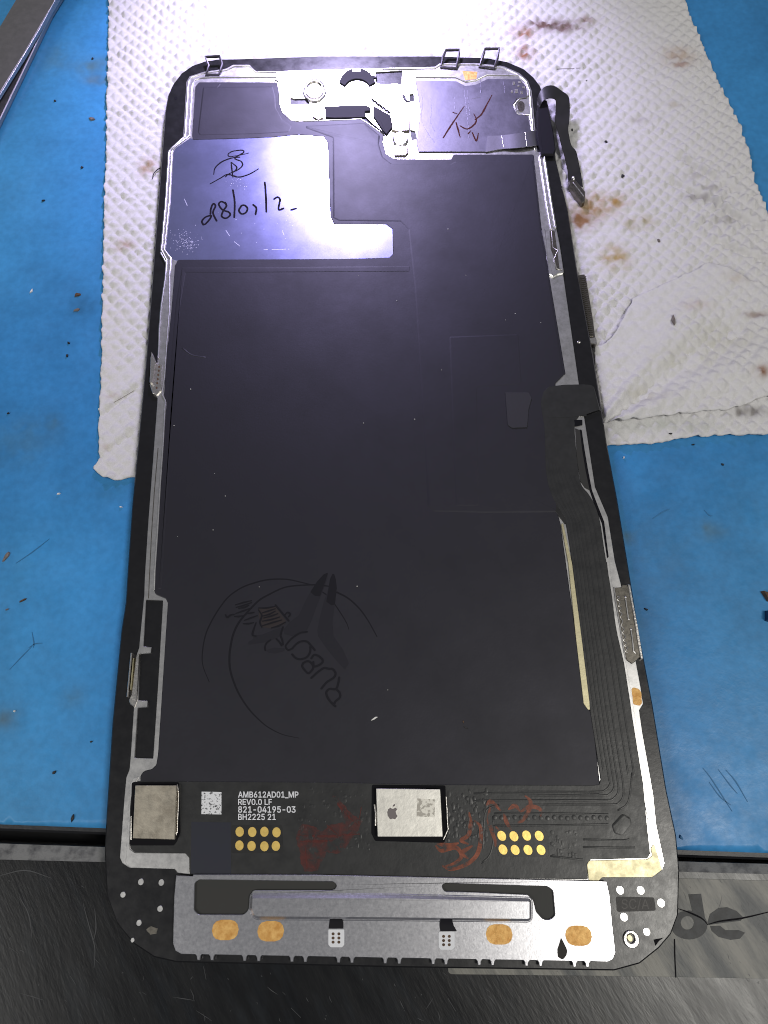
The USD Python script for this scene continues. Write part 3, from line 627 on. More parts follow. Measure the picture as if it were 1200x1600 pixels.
obj("imprint_shadow", slab(poly(c3([(745, 960), (880, 920), (1050, 930), (1040, 975), (900, 1010), (800, 1000)]), Zi, r=0.1), Zi + 0.003 * mm, Zi + 0.015 * mm), K["sheet_mark_light"], imp)

# handwriting on the blue film
cA = lambda pts: crop(220, 60, 0.28333, pts)
W = 0.03 * mm
SIGN = [[(595, 632), (540, 645), (490, 652), (483, 637), (510, 622), (560, 617), (566, 630), (532, 650), (520, 664), (555, 680), (560, 702), (535, 725), (490, 745), (466, 764)], [(508, 766), (502, 720), (498, 684)], [(500, 684), (530, 712), (512, 738)], [(402, 750), (410, 715), (445, 682), (500, 660), (545, 655)], [(383, 802), (440, 770), (480, 750), (540, 765), (600, 748), (648, 720)]]
DATE = [[(345, 1028), (337, 1008), (358, 985), (388, 978), (378, 1000), (358, 1022), (345, 1028)], [(384, 968), (388, 935), (400, 912), (412, 925), (398, 962), (418, 1006)], [(470, 912), (445, 900), (430, 915), (450, 945), (485, 958), (492, 976), (468, 992), (446, 980), (455, 950), (472, 925), (465, 905)],
        [(508, 836), (518, 905), (515, 986)], [(556, 922), (541, 948), (556, 968), (580, 960), (588, 937), (572, 920), (556, 922)], [(620, 918), (637, 935), (633, 970)], [(684, 795), (690, 870), (692, 956)], [(735, 886), (755, 875), (768, 890), (762, 920), (762, 946), (786, 938)], [(830, 946), (856, 938)]]
for k, s in enumerate(SIGN):
    obj("signature_stroke", strokes([cA(s)], (0.16, 0.28, 0.2), W, 0.01 + 0.002 * k), K["ink"], film)
for k, s in enumerate(DATE):
    obj("date_stroke", strokes([cA(s)], 0.33, W, 0.01 + 0.002 * k), K["ink"], film)
r4 = np.random.default_rng(12)
flecks = []
for cx_, cy_, sx_, sy_, n_ in ((245, 1125, 34, 32, 150), (1160, 1070, 60, 40, 120), (1130, 1010, 40, 30, 60), (540, 800, 25, 15, 25), (620, 1000, 200, 60, 30)):
    for _ in range(n_):
        q = cA([(cx_ + r4.normal() * sx_, min(cy_ + r4.normal() * sy_, 1195))])[0]
        q = (min(max(q[0], 266), 610), q[1])
        o = at(q[0], q[1], W)
        if poly(FILM, W).buffer(-0.3 * mm).contains(Point(o[:2])):
            flecks.append(slab(Point(o[:2]).buffer(r4.uniform(0.02, 0.075) * mm, quad_segs=2), W - 0.005 * mm, W + 0.003 * mm + len(flecks) * 1e-8))
obj("scuff_specks", trimesh.util.concatenate(flecks), K["scuff"], film, kind="stuff")
obj("scuff", strokes([cA([(678, 1165), (700, 1164)]), cA([(722, 1166), (760, 1164), (800, 1162)]), cA([(812, 1162), (818, 1162)]), cA([(470, 1060), (490, 1090)]), cA([(515, 1120), (545, 1145)]), cA([(240, 885), (256, 922)]), cA([(780, 1060), (790, 1085)])], 0.08, W, 0.008), K["scuff"], film)

# ------------------------------------------------------------------ flex cable and circuit film
FLEXL = [(849, 612), (845, 632), (850.6, 672), (853, 737), (862, 774), (879, 803), (884, 816), (894, 880), (908, 997), (920, 1095), (930, 1161), (939, 1218)]
FLEXR = [(905, 650), (898, 667), (903, 727), (908, 756), (920, 772), (930, 790), (938, 816), (944, 856), (955.6, 926), (963, 981), (975, 1037), (984, 1094), (1002, 1206), (1005, 1224)]
BOARD = [(939, 1218), (936, 1226), (925, 1227), (700, 1226), (500, 1222), (215, 1220.5), (207, 1224), (203, 1260), (202, 1317), (204, 1326), (211, 1332), (290, 1333), (296, 1340), (296.5, 1366), (620, 1370), (919, 1374), (917, 1350), (923, 1343), (1012, 1341), (1016, 1334), (1010, 1280), (1005, 1224)]
zf = 0.16 * mm
FLEXL = [tuple(q) for q in spline(FLEXL, 5)]
FLEXR = [tuple(q) for q in spline(FLEXR, 5)]
flexg = poly([(857, 604), (880, 601), (915, 600), (917, 650)] + FLEXR + BOARD[::-1][0:0] + [(1005, 1224), (1010, 1280), (1016, 1334), (1012, 1341), (923, 1343), (917, 1350), (919, 1374), (620, 1370), (296.5, 1366), (296, 1340), (290, 1333), (211, 1332), (204, 1326), (202, 1317), (203, 1260), (207, 1224), (215, 1220.5), (500, 1222), (700, 1226), (925, 1227), (936, 1226), (939, 1218)] + FLEXL[::-1][1:], zf)
under = poly([tuple(q) for q in spline([(846, 606), (834, 611), (828, 622), (831, 665), (836, 720), (845, 752), (860, 787), (883, 819)], 5)] + [(890, 810), (870, 700), (870, 620)], 0.12 * mm)
obj("flex_underlay", slab(under, 0.07 * mm, 0.135 * mm, 0.04 * mm), K["flex"], PH)
flex = obj("flex_board", slab(rounded(flexg, 0.12 * mm), 0.0, zf, 0.05 * mm), K["flex_board"], PH)
obj("steel_strip", slab(poly([(877, 819), (880, 817), (894, 880), (909, 997), (921, 1095), (922, 1109), (919, 1109), (912, 1099), (900, 997), (888, 880)], 0.2 * mm), 0.05 * mm, 0.19 * mm, 0.03 * mm), K["steel_warm"], PH)
obj("steel_strip", slab(poly([(948, 878), (952, 878), (958, 924), (966, 981), (979, 1040), (988, 1094), (1005, 1204), (1012, 1250), (1017, 1285), (1013, 1286), (1002, 1224), (984, 1094), (975, 1037), (962, 981), (954, 926)], 0.1 * mm), 0.02 * mm, 0.1 * mm, 0.03 * mm), K["steel"], PH)
obj("slot_plate", slab(poly([(899, 669), (906, 672), (911, 700), (917, 740), (922, 766), (914, 762), (907, 752), (902, 720)], 0.1 * mm), 0.0, 0.09 * mm), K["window"], PH)
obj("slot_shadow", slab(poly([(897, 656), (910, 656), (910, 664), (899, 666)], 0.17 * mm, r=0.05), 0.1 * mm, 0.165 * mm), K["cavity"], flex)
obj("slot_gap", slab(poly([(906, 671), (909, 672), (913, 700), (919, 735), (925, 766), (934, 790), (944, 815), (951, 870), (949, 872), (941, 818), (930, 791), (921, 764), (915, 735), (910, 705)], 0.1 * mm), 0.0, 0.105 * mm), K["cavity"], PH)

def resample(pts, n):
    p = np.array(pts, float)
    s = np.r_[0, np.cumsum(np.linalg.norm(np.diff(p, axis=0), axis=1))]
    t = np.linspace(0, s[-1], n)
    return np.c_[np.interp(t, s, p[:, 0]), np.interp(t, s, p[:, 1])]
LL, RR = resample(FLEXL, 40), resample(FLEXR, 40)
corner = {0.18: 1239, 0.30: 1247, 0.42: 1254, 0.56: 1262}
for fr_, tail in ((0.08, None), (0.18, 1237), (0.28, 1243), (0.38, 1250), (0.5, 1257), (0.66, None), (0.8, None)):
    ln = [tuple(q) for q in (LL * (1 - fr_) + RR * fr_)[6:]]
    if tail:
        ln = [q for q in ln if q[1] < tail - 32 * fr_ - 12]
        x = ln[-1][0]
        ln += [(x + 1, tail - 12 * fr_ - 9), (x - 6, tail - 3), (x - 22, tail), (x - 120, tail), (745, tail - 1)]
    zz_ = np.full(len(ln), zf - 0.270 * mm); zz_[0] -= 0.1 * mm; zz_[-1] -= 0.1 * mm
    obj("circuit_trace", bead(ln, zz_, 0.3, 14, 3), K["flex_board"], flex, smooth=True)
cR = lambda pts: crop(740, 1190, 0.28333, pts)
for s in ([(600, 428), (830, 432), (850, 420)], [(600, 470), (860, 474), (880, 470)], [(110, 285), (280, 282), (740, 290)], [(110, 352), (420, 350), (740, 345)], [(50, 480), (60, 290), (95, 250), (140, 240)], [(40, 560), (90, 510), (110, 400), (105, 300)], [(420, 520), (600, 540)], [(870, 60), (850, 220), (790, 270)], [(0, 175), (200, 172), (690, 178)], [(0, 215), (380, 212), (740, 218)]):
    obj("circuit_trace", bead(cR(s), zf - 0.270 * mm, 0.3, 14, 3), K["flex_board"], flex, smooth=True)
obj("film_blister", slab(poly(cR([(820, 285), (865, 310), (870, 345), (820, 410), (775, 395), (760, 350)]), zf, r=0.3), zf - 0.02 * mm, zf + 0.06 * mm, 0.05 * mm, 0.2 * mm), K["flex_board"], flex)
def blob(px, py, rx, ry, z0, h):
    o, ex, ey = at(px, py, z0), at(px + rx, py, z0), at(px, py - ry, z0)
    m = trimesh.creation.icosphere(2, 1.0)
    m.vertices = m.vertices * [np.linalg.norm(ex - o), np.linalg.norm(ey - o), h * mm] + o
    return m
for k in range(18):
    x, y = 773 + k * 10.3, 1277 + (k % 3) * 0.7
    obj("film_bump", blob(x, y, 4.2, 4.6, zf - 0.03 * mm, 0.062), K["flex_board"], flex, smooth=True)
bl = []
r2 = np.random.default_rng(3)
for k in range(80):
    x, y = r2.uniform(700, 762), r2.uniform(1236, 1315)
    bl.append(blob(x, y, r2.uniform(2.2, 5), r2.uniform(3, 8), zf - 0.03 * mm, r2.uniform(0.035, 0.062)))
for k in range(80):
    x, y = r2.uniform(466, 578), r2.uniform(1232, 1330)
    bl.append(blob(x, y, r2.uniform(2.2, 5), r2.uniform(2.5, 6), zf - 0.03 * mm, r2.uniform(0.034, 0.05)))
for k in range(32):
    x, y = r2.uniform(858, 900), r2.uniform(1298, 1340)
    bl.append(blob(x, y, r2.uniform(2.2, 5), r2.uniform(2.5, 6), zf - 0.03 * mm, r2.uniform(0.034, 0.05)))
obj("covered_components", trimesh.util.concatenate(bl), K["flex_board"], flex, smooth=True, kind="stuff")
# reddish flux residue
def blotch(pts, seed, z):
    return torn(poly(pts, z, r=0.1), 0.4 * mm, 1500.0, seed)
cM = lambda pts: crop(440, 1190, 0.28333, pts)
cF = lambda pts: crop(640, 1220, 0.21667, pts)
obj("flux_residue", slab(blotch(cM([(285, 190), (320, 200), (380, 290), (440, 320), (430, 380), (350, 480), (300, 510), (240, 500), (200, 600), (120, 610), (100, 520), (80, 400), (110, 340), (170, 350), (220, 390), (280, 340), (350, 330), (310, 240)]), 40, zf), zf - 0.01 * mm, zf + 0.025 * mm), K["flux_dim"], flex)
obj("flux_streaks", strokes([cM([(95, 405), (230, 412), (430, 400)]), cM([(100, 440), (200, 440), (330, 432)]), cM([(290, 200), (345, 280), (420, 350)]), cM([(130, 470), (140, 590)]), cM([(250, 350), (300, 400), (330, 480)]), cM([(440, 250), (425, 340)])], (0.1, 0.3, 0.12), zf + 0.028 * mm, 0.012), K["flux_dim"], flex)
SCRIB = [[(190, 470), (230, 505), (330, 480), (375, 540), (330, 590), (250, 620)], [(430, 230), (440, 300), (425, 390), (370, 430), (420, 455)], [(470, 290), (512, 340), (500, 500), (430, 590), (300, 640), (240, 615)], [(555, 175), (590, 150), (655, 215)], [(580, 190), (572, 290), (612, 420), (620, 470)],
         [(715, 205), (760, 180), (795, 220)], [(835, 110), (872, 150), (860, 215), (815, 285), (780, 300)], [(800, 225), (870, 185), (940, 205), (945, 255)], [(620, 330), (650, 360)], [(680, 240), (700, 300), (730, 350)], [(450, 470), (380, 520), (420, 560)], [(200, 455), (280, 465), (350, 450)]]
for k, p_ in enumerate(SCRIB):
    obj("flux_scribble", strokes([cF(p_)], (0.2, 0.55, 0.45, 0.2), zf + 0.001 * mm, 0.02 + 0.002 * k), K["flux"], flex)
# contact pads
G1 = [(374.5, 1299.6), (394, 1300), (413, 1299.6), (432, 1300.5), (374, 1321), (393, 1321.8), (413, 1322.3), (431, 1321.8)]
G2 = [(784, 1306), (803, 1306.7), (823, 1305.6), (842.6, 1306), (786, 1327.4), (805, 1328), (825, 1328), (845.4, 1328)]
obj("pad_window", slab(poly([(362, 1289), (441, 1289), (443, 1333), (361, 1333)], zf, r=0.2), zf - 0.03 * mm, zf + 0.006 * mm), K["flex"], flex)
obj("pad_window", slab(poly([(772, 1292), (848, 1292), (856, 1302), (858, 1338), (778, 1338)], zf, r=0.3), zf - 0.03 * mm, zf + 0.02 * mm, 0.015 * mm), K["flex"], flex)
for (x, y) in G1:
    obj("gold_pad", slab(poly(ellipse(x, y, 6.7, 8.0, 0, 16), zf + 0.06 * mm), zf - 0.03 * mm, zf + 0.05 * mm, 0.02 * mm), K["gold"], flex)
for (x, y) in G2:
    obj("gold_pad", slab(poly(ellipse(x, y, 6.6, 8.6, 0, 16, -0.5), zf + 0.06 * mm), zf - 0.03 * mm, zf + 0.05 * mm, 0.02 * mm), K["gold"], flex)
obj("blue_label", slab(poly([(299, 1284), (361, 1285), (361, 1366), (298, 1365)], zf + 0.02 * mm), zf - 0.01 * mm, zf + 0.012 * mm), K["blue_label"], flex)
obj("printed_square", slab(poly([(315, 1237), (346, 1237.5), (346, 1272.5), (314.5, 1272)], zf + 0.02 * mm), zf - 0.01 * mm, zf + 0.01 * mm), K["code_print"], flex)
def text_on(txt, x0, x1, ytop, ybase, z, mat, parent, name="printed_text", bold=True):
    t = meshkit.text_mesh(txt, 1.0, 0.02, bold=bold)
    lo, hi = t.bounds
    o, ex, ey = at(x0, ybase, z), at(x1, ybase, z), at(x0, ytop, z)
    u = (t.vertices[:, 0] - lo[0]) / (hi[0] - lo[0])
    w = t.vertices[:, 1]
    v = o + u[:, None] * (ex - o) + w[:, None] * (ey - o)
    v[:, 2] = z + np.where(t.vertices[:, 2] > 0.01, 0.012 * mm, 0)
    return obj(name, trimesh.Trimesh(v, t.faces, process=False), mat, parent, smooth=False)
for txt, x1, yt, yb in (("AMB612AD01_MP", 466.5, 1237, 1246), ("REV0.0 LF", 425, 1248.6, 1257.4), ("821-04195-03", 462, 1260, 1269.5), ("BH2225 21", 431, 1271.8, 1281)):
    text_on(txt, 372, x1, yt, yb, zf + 0.002 * mm, K["print"], flex)
# shield cans
def can(name, top, z0, z1, mat, ch=0.05):
    return obj(name, slab(poly(top, z1, r=0.1), z0, z1, ch * mm), mat, PH)
obj("can_well", slab(poly([(206, 1222), (280, 1222), (282, 1300), (277, 1314), (272, 1321), (203, 1321)], zf, r=0.2), zf - 0.01 * mm, zf + 0.015 * mm), K["cavity"], flex)
obj("can_well", slab(poly([(581, 1226), (696, 1227), (699, 1305), (694, 1317), (586, 1314), (580, 1302)], zf, r=0.2), zf - 0.01 * mm, zf + 0.015 * mm), K["cavity"], flex)
can("chip", [(211, 1227), (276, 1227), (273, 1312), (207, 1310)], 0.1 * mm, 0.95 * mm, K["can"])
chip2 = can("chip", [(587.5, 1232), (688, 1233), (692, 1307.5), (590, 1307.5)], 0.1 * mm, 0.95 * mm, K["can_pale"])
obj("can_rim", bead([(277, 1226), (279, 1240), (277, 1300), (272, 1312)], 0.3 * mm, 0.10), K["clip"], PH, smooth=True)
obj("can_rim", bead([(697, 1245), (700, 1296), (693, 1312)], 0.3 * mm, 0.10), K["clip"], PH, smooth=True)
obj("can_rim", bead([(585, 1257), (587, 1270), (587, 1290)], 0.25 * mm, 0.14), K["clip"], PH, smooth=True)
obj("can_rim", bead([(205, 1275), (205, 1290), (205, 1312)], 0.25 * mm, 0.10), K["clip"], PH, smooth=True)
zc = 0.951 * mm
cC = lambda pts: crop(440, 1190, 0.28333, pts)
apple = poly(cC([(612, 262), (600, 254), (588, 262), (582, 280), (586, 300), (598, 318), (612, 315), (627, 318), (640, 300), (632, 290), (629, 275), (638, 262), (628, 254)]), zc, r=0.03)
leaf = poly(cC([(613, 250), (614, 240), (626, 232), (625, 244)]), zc)
obj("fruit_emblem", trimesh.util.concatenate([slab(apple, zc - 0.005 * mm, zc + 0.008 * mm), slab(leaf, zc - 0.005 * mm, zc + 0.008 * mm)]), K["etch"], chip2)
obj("etched_square", slab(poly(cC([(748, 203), (845, 208), (845, 308), (745, 302)]), zc), zc - 0.005 * mm, zc + 0.005 * mm), K["etch_pale"], chip2)

# ------------------------------------------------------------------ bottom plate
zp = 0.50 * mm
teeth = [310, 331, 382, 404, 456, 477, 529, 550, 602, 624, 677, 697, 749, 770, 823, 845, 898, 918]
bot = lambda x: 1491 + (x - 282) * (1503 - 1491) / (950 - 282)
edge = []
for x in teeth:
    y = bot(x)
    edge += [(x - 5, y), (x - 3, y + 2.5), (x - 2, y + 9), (x + 2, y + 9), (x + 3, y + 2.5), (x + 5, y)]
PLT = [(275, 1368), (301, 1369), (302, 1366.5), (500, 1367), (740, 1372), (920, 1376), (948, 1377), (953, 1400), (957, 1445), (962, 1488), (958, 1499), (950, 1503)] + edge[::-1] + [(283, 1491), (274, 1486), (270, 1474), (272, 1400)]
W1 = [(304, 1380), (310, 1374.5), (521, 1377.5), (528, 1384), (521, 1391), (440, 1391), (396, 1391), (391, 1398), (388, 1422), (380, 1429.4), (310, 1429), (303, 1422)]
W2 = [(689, 1384), (695, 1380), (855, 1385), (864, 1391), (867.5, 1430), (860, 1437), (849, 1436.5), (838, 1425), (833.5, 1407), (825, 1398), (740, 1394), (695, 1393)]
pg = poly(PLT, zp).difference(unary_union([poly(W1, zp, r=0.3), poly(W2, zp, r=0.3)]))
plate = obj("bottom_plate", slab(pg, 0.18 * mm, zp, 0.06 * mm), K["plate"], PH)
for w_ in (W1, W2):
    obj("plate_window", slab(poly(w_, 0.3 * mm).buffer(0.3 * mm), 0.0, 0.2 * mm), K["window"], plate)
bar = poly([(391, 1399), (612, 1399), (828, 1404), (831, 1408), (831, 1436), (827, 1440), (612, 1437.5), (401, 1436), (394, 1432), (390, 1420)], zp + 0.4 * mm, r=0.25)
obj("plate_rib", slab(bar.buffer(0.16 * mm), zp - 0.05 * mm, zp + 0.12 * mm, 0.1 * mm), K["plate"], plate)
obj("plate_rib", slab(bar, zp, zp + 0.5 * mm, 0.3 * mm), K["plate"], plate)
for (x, y) in ((352, 1453), (423, 1455), (780, 1460), (904, 1462)):
    g_ = torn(poly(ellipse(x, y, 21.5, 16.5, 0, 28), zp).buffer(0), 0.06 * mm, 1500.0, int(x))
    sq = poly([(x - 21, y - 16), (x + 21, y - 16), (x + 21, y + 16), (x - 21, y + 16)], zp, r=0.95)
    obj("gold_oval", slab(sq, zp - 0.01 * mm, zp + 0.02 * mm, 0.01 * mm), K["copper_gold"], plate)
for k, (x, y, dx) in enumerate(((525.5, 1432, 0), (698, 1436, 1))):
    pad = obj("contact_pad", slab(poly([(x - 12.5, y + 20), (x + 12.5, y + 20), (x + 12.5, y + 44), (x + 9, y + 48), (x - 9, y + 48), (x - 12.5, y + 44)], zp, r=0.1), zp - 0.01 * mm, zp + 0.05 * mm, 0.02 * mm), K["print"], plate)
    for i in range(2):
        for j in range(3):
            obj("pad_dot", slab(poly(ellipse(x - 5 + 9 * i, y + 27 + 6.5 * j, 2.4, 2.4, 0, 10), zp), zp, zp + 0.062 * mm), K["crumb_brown"], pad)
    A = path([(x - 10, y - 2), (x - 10, y + 4), (x - 11, y + 10), (x - 12 + 2 * dx, y + 19)], np.array([0.95, 0.75, 0.62, 0.57]) * mm + 0.0)
    B = path([(x + 9, y - 2), (x + 9, y + 4), (x + 11, y + 10), (x + 11 + 5 * dx, y + 19)], np.array([0.95, 0.75, 0.62, 0.57]) * mm)
    obj("contact_tab", ribbon(A, B, 0.08 * mm), K["black_part"], plate)
obj("burnt_spot", slab(torn(poly([(877, 1465), (886, 1484), (884, 1494), (879, 1500), (872, 1495), (870, 1484)], zp), 0.12 * mm, 1500.0, 77), zp - 0.01 * mm, zp + 0.02 * mm), K["burn"], plate)
# glue dots, screw post and embossed letters at the two lower corners of the bezel
for (x, y, rx, ry) in ((220, 1378, 4.5, 5.5), (252, 1379, 4.5, 5.5), (192, 1398, 4.2, 5), (250, 1420, 4.5, 5.2), (217, 1442, 4.2, 5.2), (969, 1391, 6, 7.5), (1001, 1391, 6, 7.5), (1033, 1411, 6, 7.5), (975, 1433, 6, 7.5), (1010.5, 1456, 5.5, 7), (207, 1469, 3, 4)):
    obj("silver_dot", slab(poly(ellipse(x, y, rx, ry, 0, 14, -0.5 if x > 600 else 0.3), Z_B + 0.05 * mm), Z_B - 0.02 * mm, Z_B + 0.05 * mm, 0.03 * mm), K["steel"], bz)
obj("worn_spot", slab(torn(poly([(228, 1452), (236, 1448), (246, 1452), (245, 1460), (235, 1460)], Z_B), 0.2 * mm, 1500, 5), Z_B - 0.01 * mm, Z_B + 0.02 * mm), K["dark_metal"], bz)
post = obj("screw_post", slab(poly(ellipse(987, 1468, 12, 14.5, 0, 24, -0.35), Z_B + 0.3 * mm, [ellipse(986, 1466.5, 6.5, 8, 0, 18, -0.35)]), Z_B - 0.02 * mm, Z_B + 0.3 * mm, 0.08 * mm), K["clip"], bz)
obj("post_core", slab(poly(ellipse(984.5, 1466, 4.2, 6.0, 0, 16, -0.4), Z_B + 0.2 * mm), Z_B - 0.02 * mm, Z_B + 0.2 * mm, 0.05 * mm), K["steel_warm"], post)
obj("label_patch", slab(poly([(962, 1401), (1022, 1402), (1025, 1423), (964, 1425)], Z_B, r=0.2), Z_B - 0.01 * mm, Z_B + 0.012 * mm), K["bezel_patch"], bz)
text_on("SC/A", 971, 1014, 1405, 1420, Z_B + 0.013 * mm, K["etch_dark"], bz, "embossed_text", bold=False)
obj("edge_chip", slab(poly([(1021, 1468), (1037, 1465), (1030, 1470), (1024, 1478)], Z_B), Z_B - 0.01 * mm, Z_B + 0.015 * mm), K["cavity"], bz)

# ------------------------------------------------------------------ top: sensors, speaker parts, foil
cT = lambda pts: crop(430, 80, 0.19167, pts)
def arc(cx, cy, r, a0, a1, n=16, ry=None):
    t = np.radians(np.linspace(a0, a1, n))
    return [(cx + r * math.cos(q), cy - (ry or r) * math.sin(q)) for q in t]
obj("camera_ring", tube(path(cT(arc(320, 318, 88, 0, 360, 30))[:-1], 0.15 * mm), 0.2 * mm, 8, closed=True), K["steel"], PH, smooth=True)
obj("camera_ring", slab(poly(cT(arc(320, 318, 76, 0, 358, 28)), 0.0, [cT(arc(320, 318, 62, 0, 358, 28))]), 0.0, 0.3 * mm, 0.08 * mm), K["clip"], PH)
ring = poly(cT(arc(668, 285, 150, 12, 168, 24, 148) + arc(668, 310, 105, 160, 20, 20, 85)), 0.25 * mm)
notch = poly(cT([(622, 100), (705, 100), (695, 162), (630, 162)]), 0.25 * mm)
obj("sensor_ring", slab(ring.difference(notch), 0.0, 0.28 * mm, 0.06 * mm), K["black_part"], PH)
obj("sensor_arm", slab(poly(cT([(790, 200), (830, 205), (830, 220), (800, 218)]), 0.2 * mm), 0.0, 0.2 * mm), K["black_part"], PH)
obj("black_bar", slab(poly(cT([(405, 450), (480, 445), (740, 440), (775, 455), (775, 485), (735, 490), (735, 540), (480, 545), (410, 540)]), 0.3 * mm, r=0.08), 0.0, 0.32 * mm, 0.1 * mm), K["black_part"], PH)
obj("bar_end", slab(poly(cT([(315, 465), (388, 460), (390, 540), (350, 560), (305, 530)]), 0.3 * mm, r=0.05), 0.0, 0.3 * mm, 0.06 * mm), K["dark_metal"], PH)
obj("black_bar", slab(poly(cT([(800, 440), (940, 520), (955, 620), (905, 680), (880, 650), (800, 530)]), 0.3 * mm, r=0.08), 0.0, 0.3 * mm, 0.1 * mm), K["black_part"], PH)
obj("wire_edge", bead(cT([(785, 385), (830, 420), (935, 500)]), 0.2 * mm, 0.12), K["black_part"], PH, smooth=True)
obj("wire_edge", bead(cT([(735, 535), (800, 600), (890, 675)]), 0.2 * mm, 0.14), K["black_part"], PH, smooth=True)
obj("connector_block", slab(poly(cT([(950, 570), (1100, 562), (1095, 645), (1000, 655), (950, 640)]), 0.3 * mm, r=0.05), 0.0, 0.35 * mm, 0.06 * mm), K["dark_metal"], PH)
obj("speaker_cup", slab(poly(cT(ellipse(1020, 710, 62, 60, 0, 24)), 0.4 * mm), 0.0, 0.45 * mm, 0.2 * mm), K["steel"], PH)
obj("connector_block", slab(poly(cT([(962, 765), (1085, 770), (1080, 830), (1060, 850), (970, 850)]), 0.3 * mm, r=0.1), 0.0, 0.3 * mm, 0.08 * mm), K["dark_metal"], PH)
obj("frame_seam", bead(cT([(125, 300), (125, 430), (150, 462), (190, 472), (275, 472)]), 0.0, 0.07), K["dark_metal"], PH, smooth=True)
obj("lower_bead", bead(cT([(0, 235), (28, 250), (35, 430), (60, 500), (130, 565), (200, 575), (700, 555), (740, 580), (885, 680)]), 0.03 * mm, 0.14, 8), K["steel"], fr, smooth=True)
cB = lambda pts: crop(540, 60, 0.31667, pts)
FO = [(649, 125), (712.6, 126.5), (727, 134), (743, 132), (762, 123), (812, 123.5), (822, 135), (823, 152), (808, 153.5), (801, 164.5), (807.6, 178), (825, 181), (830, 206), (831, 225), (787, 232), (758, 237), (654, 237), (651, 224), (657, 171)]
foil = obj("foil_cover", slab(poly(FO, 0.2 * mm, r=0.12), 0.05 * mm, 0.2 * mm, 0.05 * mm), K["foil"], PH)
for s in ([(375, 255), (378, 340), (372, 400), (400, 460), (440, 515)], [(420, 290), (425, 360), (418, 410), (440, 460)], [(535, 290), (540, 350)], [(585, 255), (600, 380), (610, 505)], [(600, 255), (612, 380)], [(665, 205), (668, 270)], [(780, 210), (785, 270)], [(620, 300), (665, 290)]):
    obj("foil_crease", bead(cB(s), 0.165 * mm, 0.05, 8, 3), K["foil"], foil, smooth=True)
A = path(cB([(700, 482), (770, 478), (850, 468), (915, 457), (940, 455)]), np.array([0.24, 0.30, 0.5, 0.45, 0.1]) * mm, 4)
B = path(cB([(690, 560), (770, 545), (850, 540), (925, 530), (950, 528)]), np.array([0.24, 0.30, 0.5, 0.45, 0.1]) * mm, 4)
tape = obj("silver_tape", ribbon(A, B, 0.05 * mm), K["tape"], PH)
obj("tape_fold", bead(cB([(770, 480), (780, 540)]), 0.34 * mm, 0.05), K["steel"], tape, smooth=True)
obj("tape_fold", bead(cB([(885, 463), (895, 532)]), 0.48 * mm, 0.05), K["steel"], tape, smooth=True)
SC = [[(482, 490), (520, 430), (585, 335)], [(530, 365), (550, 372)], [(545, 415), (555, 450), (565, 488)], [(565, 432), (600, 447), (635, 425), (645, 400), (632, 372)], [(640, 400), (670, 375), (695, 330), (722, 280)], [(625, 465), (645, 505), (655, 468)], [(605, 470), (618, 455)]]
for k, s in enumerate(SC):
    obj("scribble_stroke", strokes([cB(s)], (0.22, 0.32, 0.14), 0.2 * mm, 0.015 + 0.002 * k), K["brown_ink"], foil)
for (x, y, w_, h_) in ((803, 130, 4, 5), (812, 128, 5, 3), (800, 143, 3, 4), (807, 142, 5, 6), (815, 144, 4, 4), (810, 134, 3, 3), (818, 136, 4, 3)):
    obj("tiny_component", slab(poly([(x - w_ / 2, y - h_ / 2), (x + w_ / 2, y - h_ / 2), (x + w_ / 2, y + h_ / 2), (x - w_ / 2, y + h_ / 2)], 0.25 * mm), 0.15 * mm, 0.27 * mm, 0.03 * mm), K["clip"], foil)
obj("oval_pad", slab(poly(ellipse(814, 166, 6, 8.5, 0, 16), 0.06 * mm), 0.0, 0.06 * mm, 0.02 * mm), K["dark_metal"], PH)
obj("copper_patch", slab(poly(cB([(575, 160), (650, 165), (645, 200), (590, 205)]), 0.03 * mm, r=0.08), 0.0, 0.03 * mm), K["copper_gold"], PH)
obj("bezel_hole", slab(poly(ellipse(274.5, 153.5, 2.6, 2.8, 0, 12), Z_B), Z_B - 0.02 * mm, Z_B + 0.012 * mm), K["cavity"], bz)
# wire loops on the top edge
for s in ([(321, 89), (343, 88), (347, 101), (342, 117), (322, 117), (326, 103)], [(697, 78.5), (718, 78), (716, 92), (713, 107), (689, 105), (692, 90)], [(758, 76.5), (780, 76), (777, 92), (772, 107), (749, 104), (754, 90)]):
    z = np.array([1.0, 1.0, 0.6, 0.12, 0.12, 0.6]) * mm
    obj("wire_loop", tube(path([s[i] for i in range(6)], z), 0.27 * mm, 8, closed=True), K["loop_metal"], PH)
# side flex with its plug, upper right
EA = [(838, 168, -0.1), (840, 152, 0.8), (846, 140, 1.3), (855, 134, 1.5), (866, 134, 1.5), (878, 142, 1.2), (888.5, 151, 0.9), (890.5, 170, 0.5), (889.5, 190, 0.2), (888, 203, -0.2), (892.5, 226, -0.8), (900, 236, -1.1), (904, 252, -1.4), (908, 272, -1.7), (911, 292, -1.9)]
EB = [(841, 178, -0.1), (844, 166, 0.8), (848, 158, 1.3), (855, 154, 1.5), (862, 153.5, 1.5), (867, 155, 1.2), (869, 160, 0.9), (868, 175, 0.5), (867.5, 190, 0.2), (872, 206, -0.2), (878, 230, -0.8), (882, 244, -1.1), (885, 258, -1.4), (887, 268, -1.7), (888, 285, -1.9)]
sidef = obj("side_flex", ribbon(spline([at(x, y, z * mm) for x, y, z in EA], 4), spline([at(x, y, z * mm) for x, y, z in EB], 4), 0.1 * mm), K["flex"], PH, smooth=30)
cS = lambda pts: crop(820, 110, 0.1375, pts)
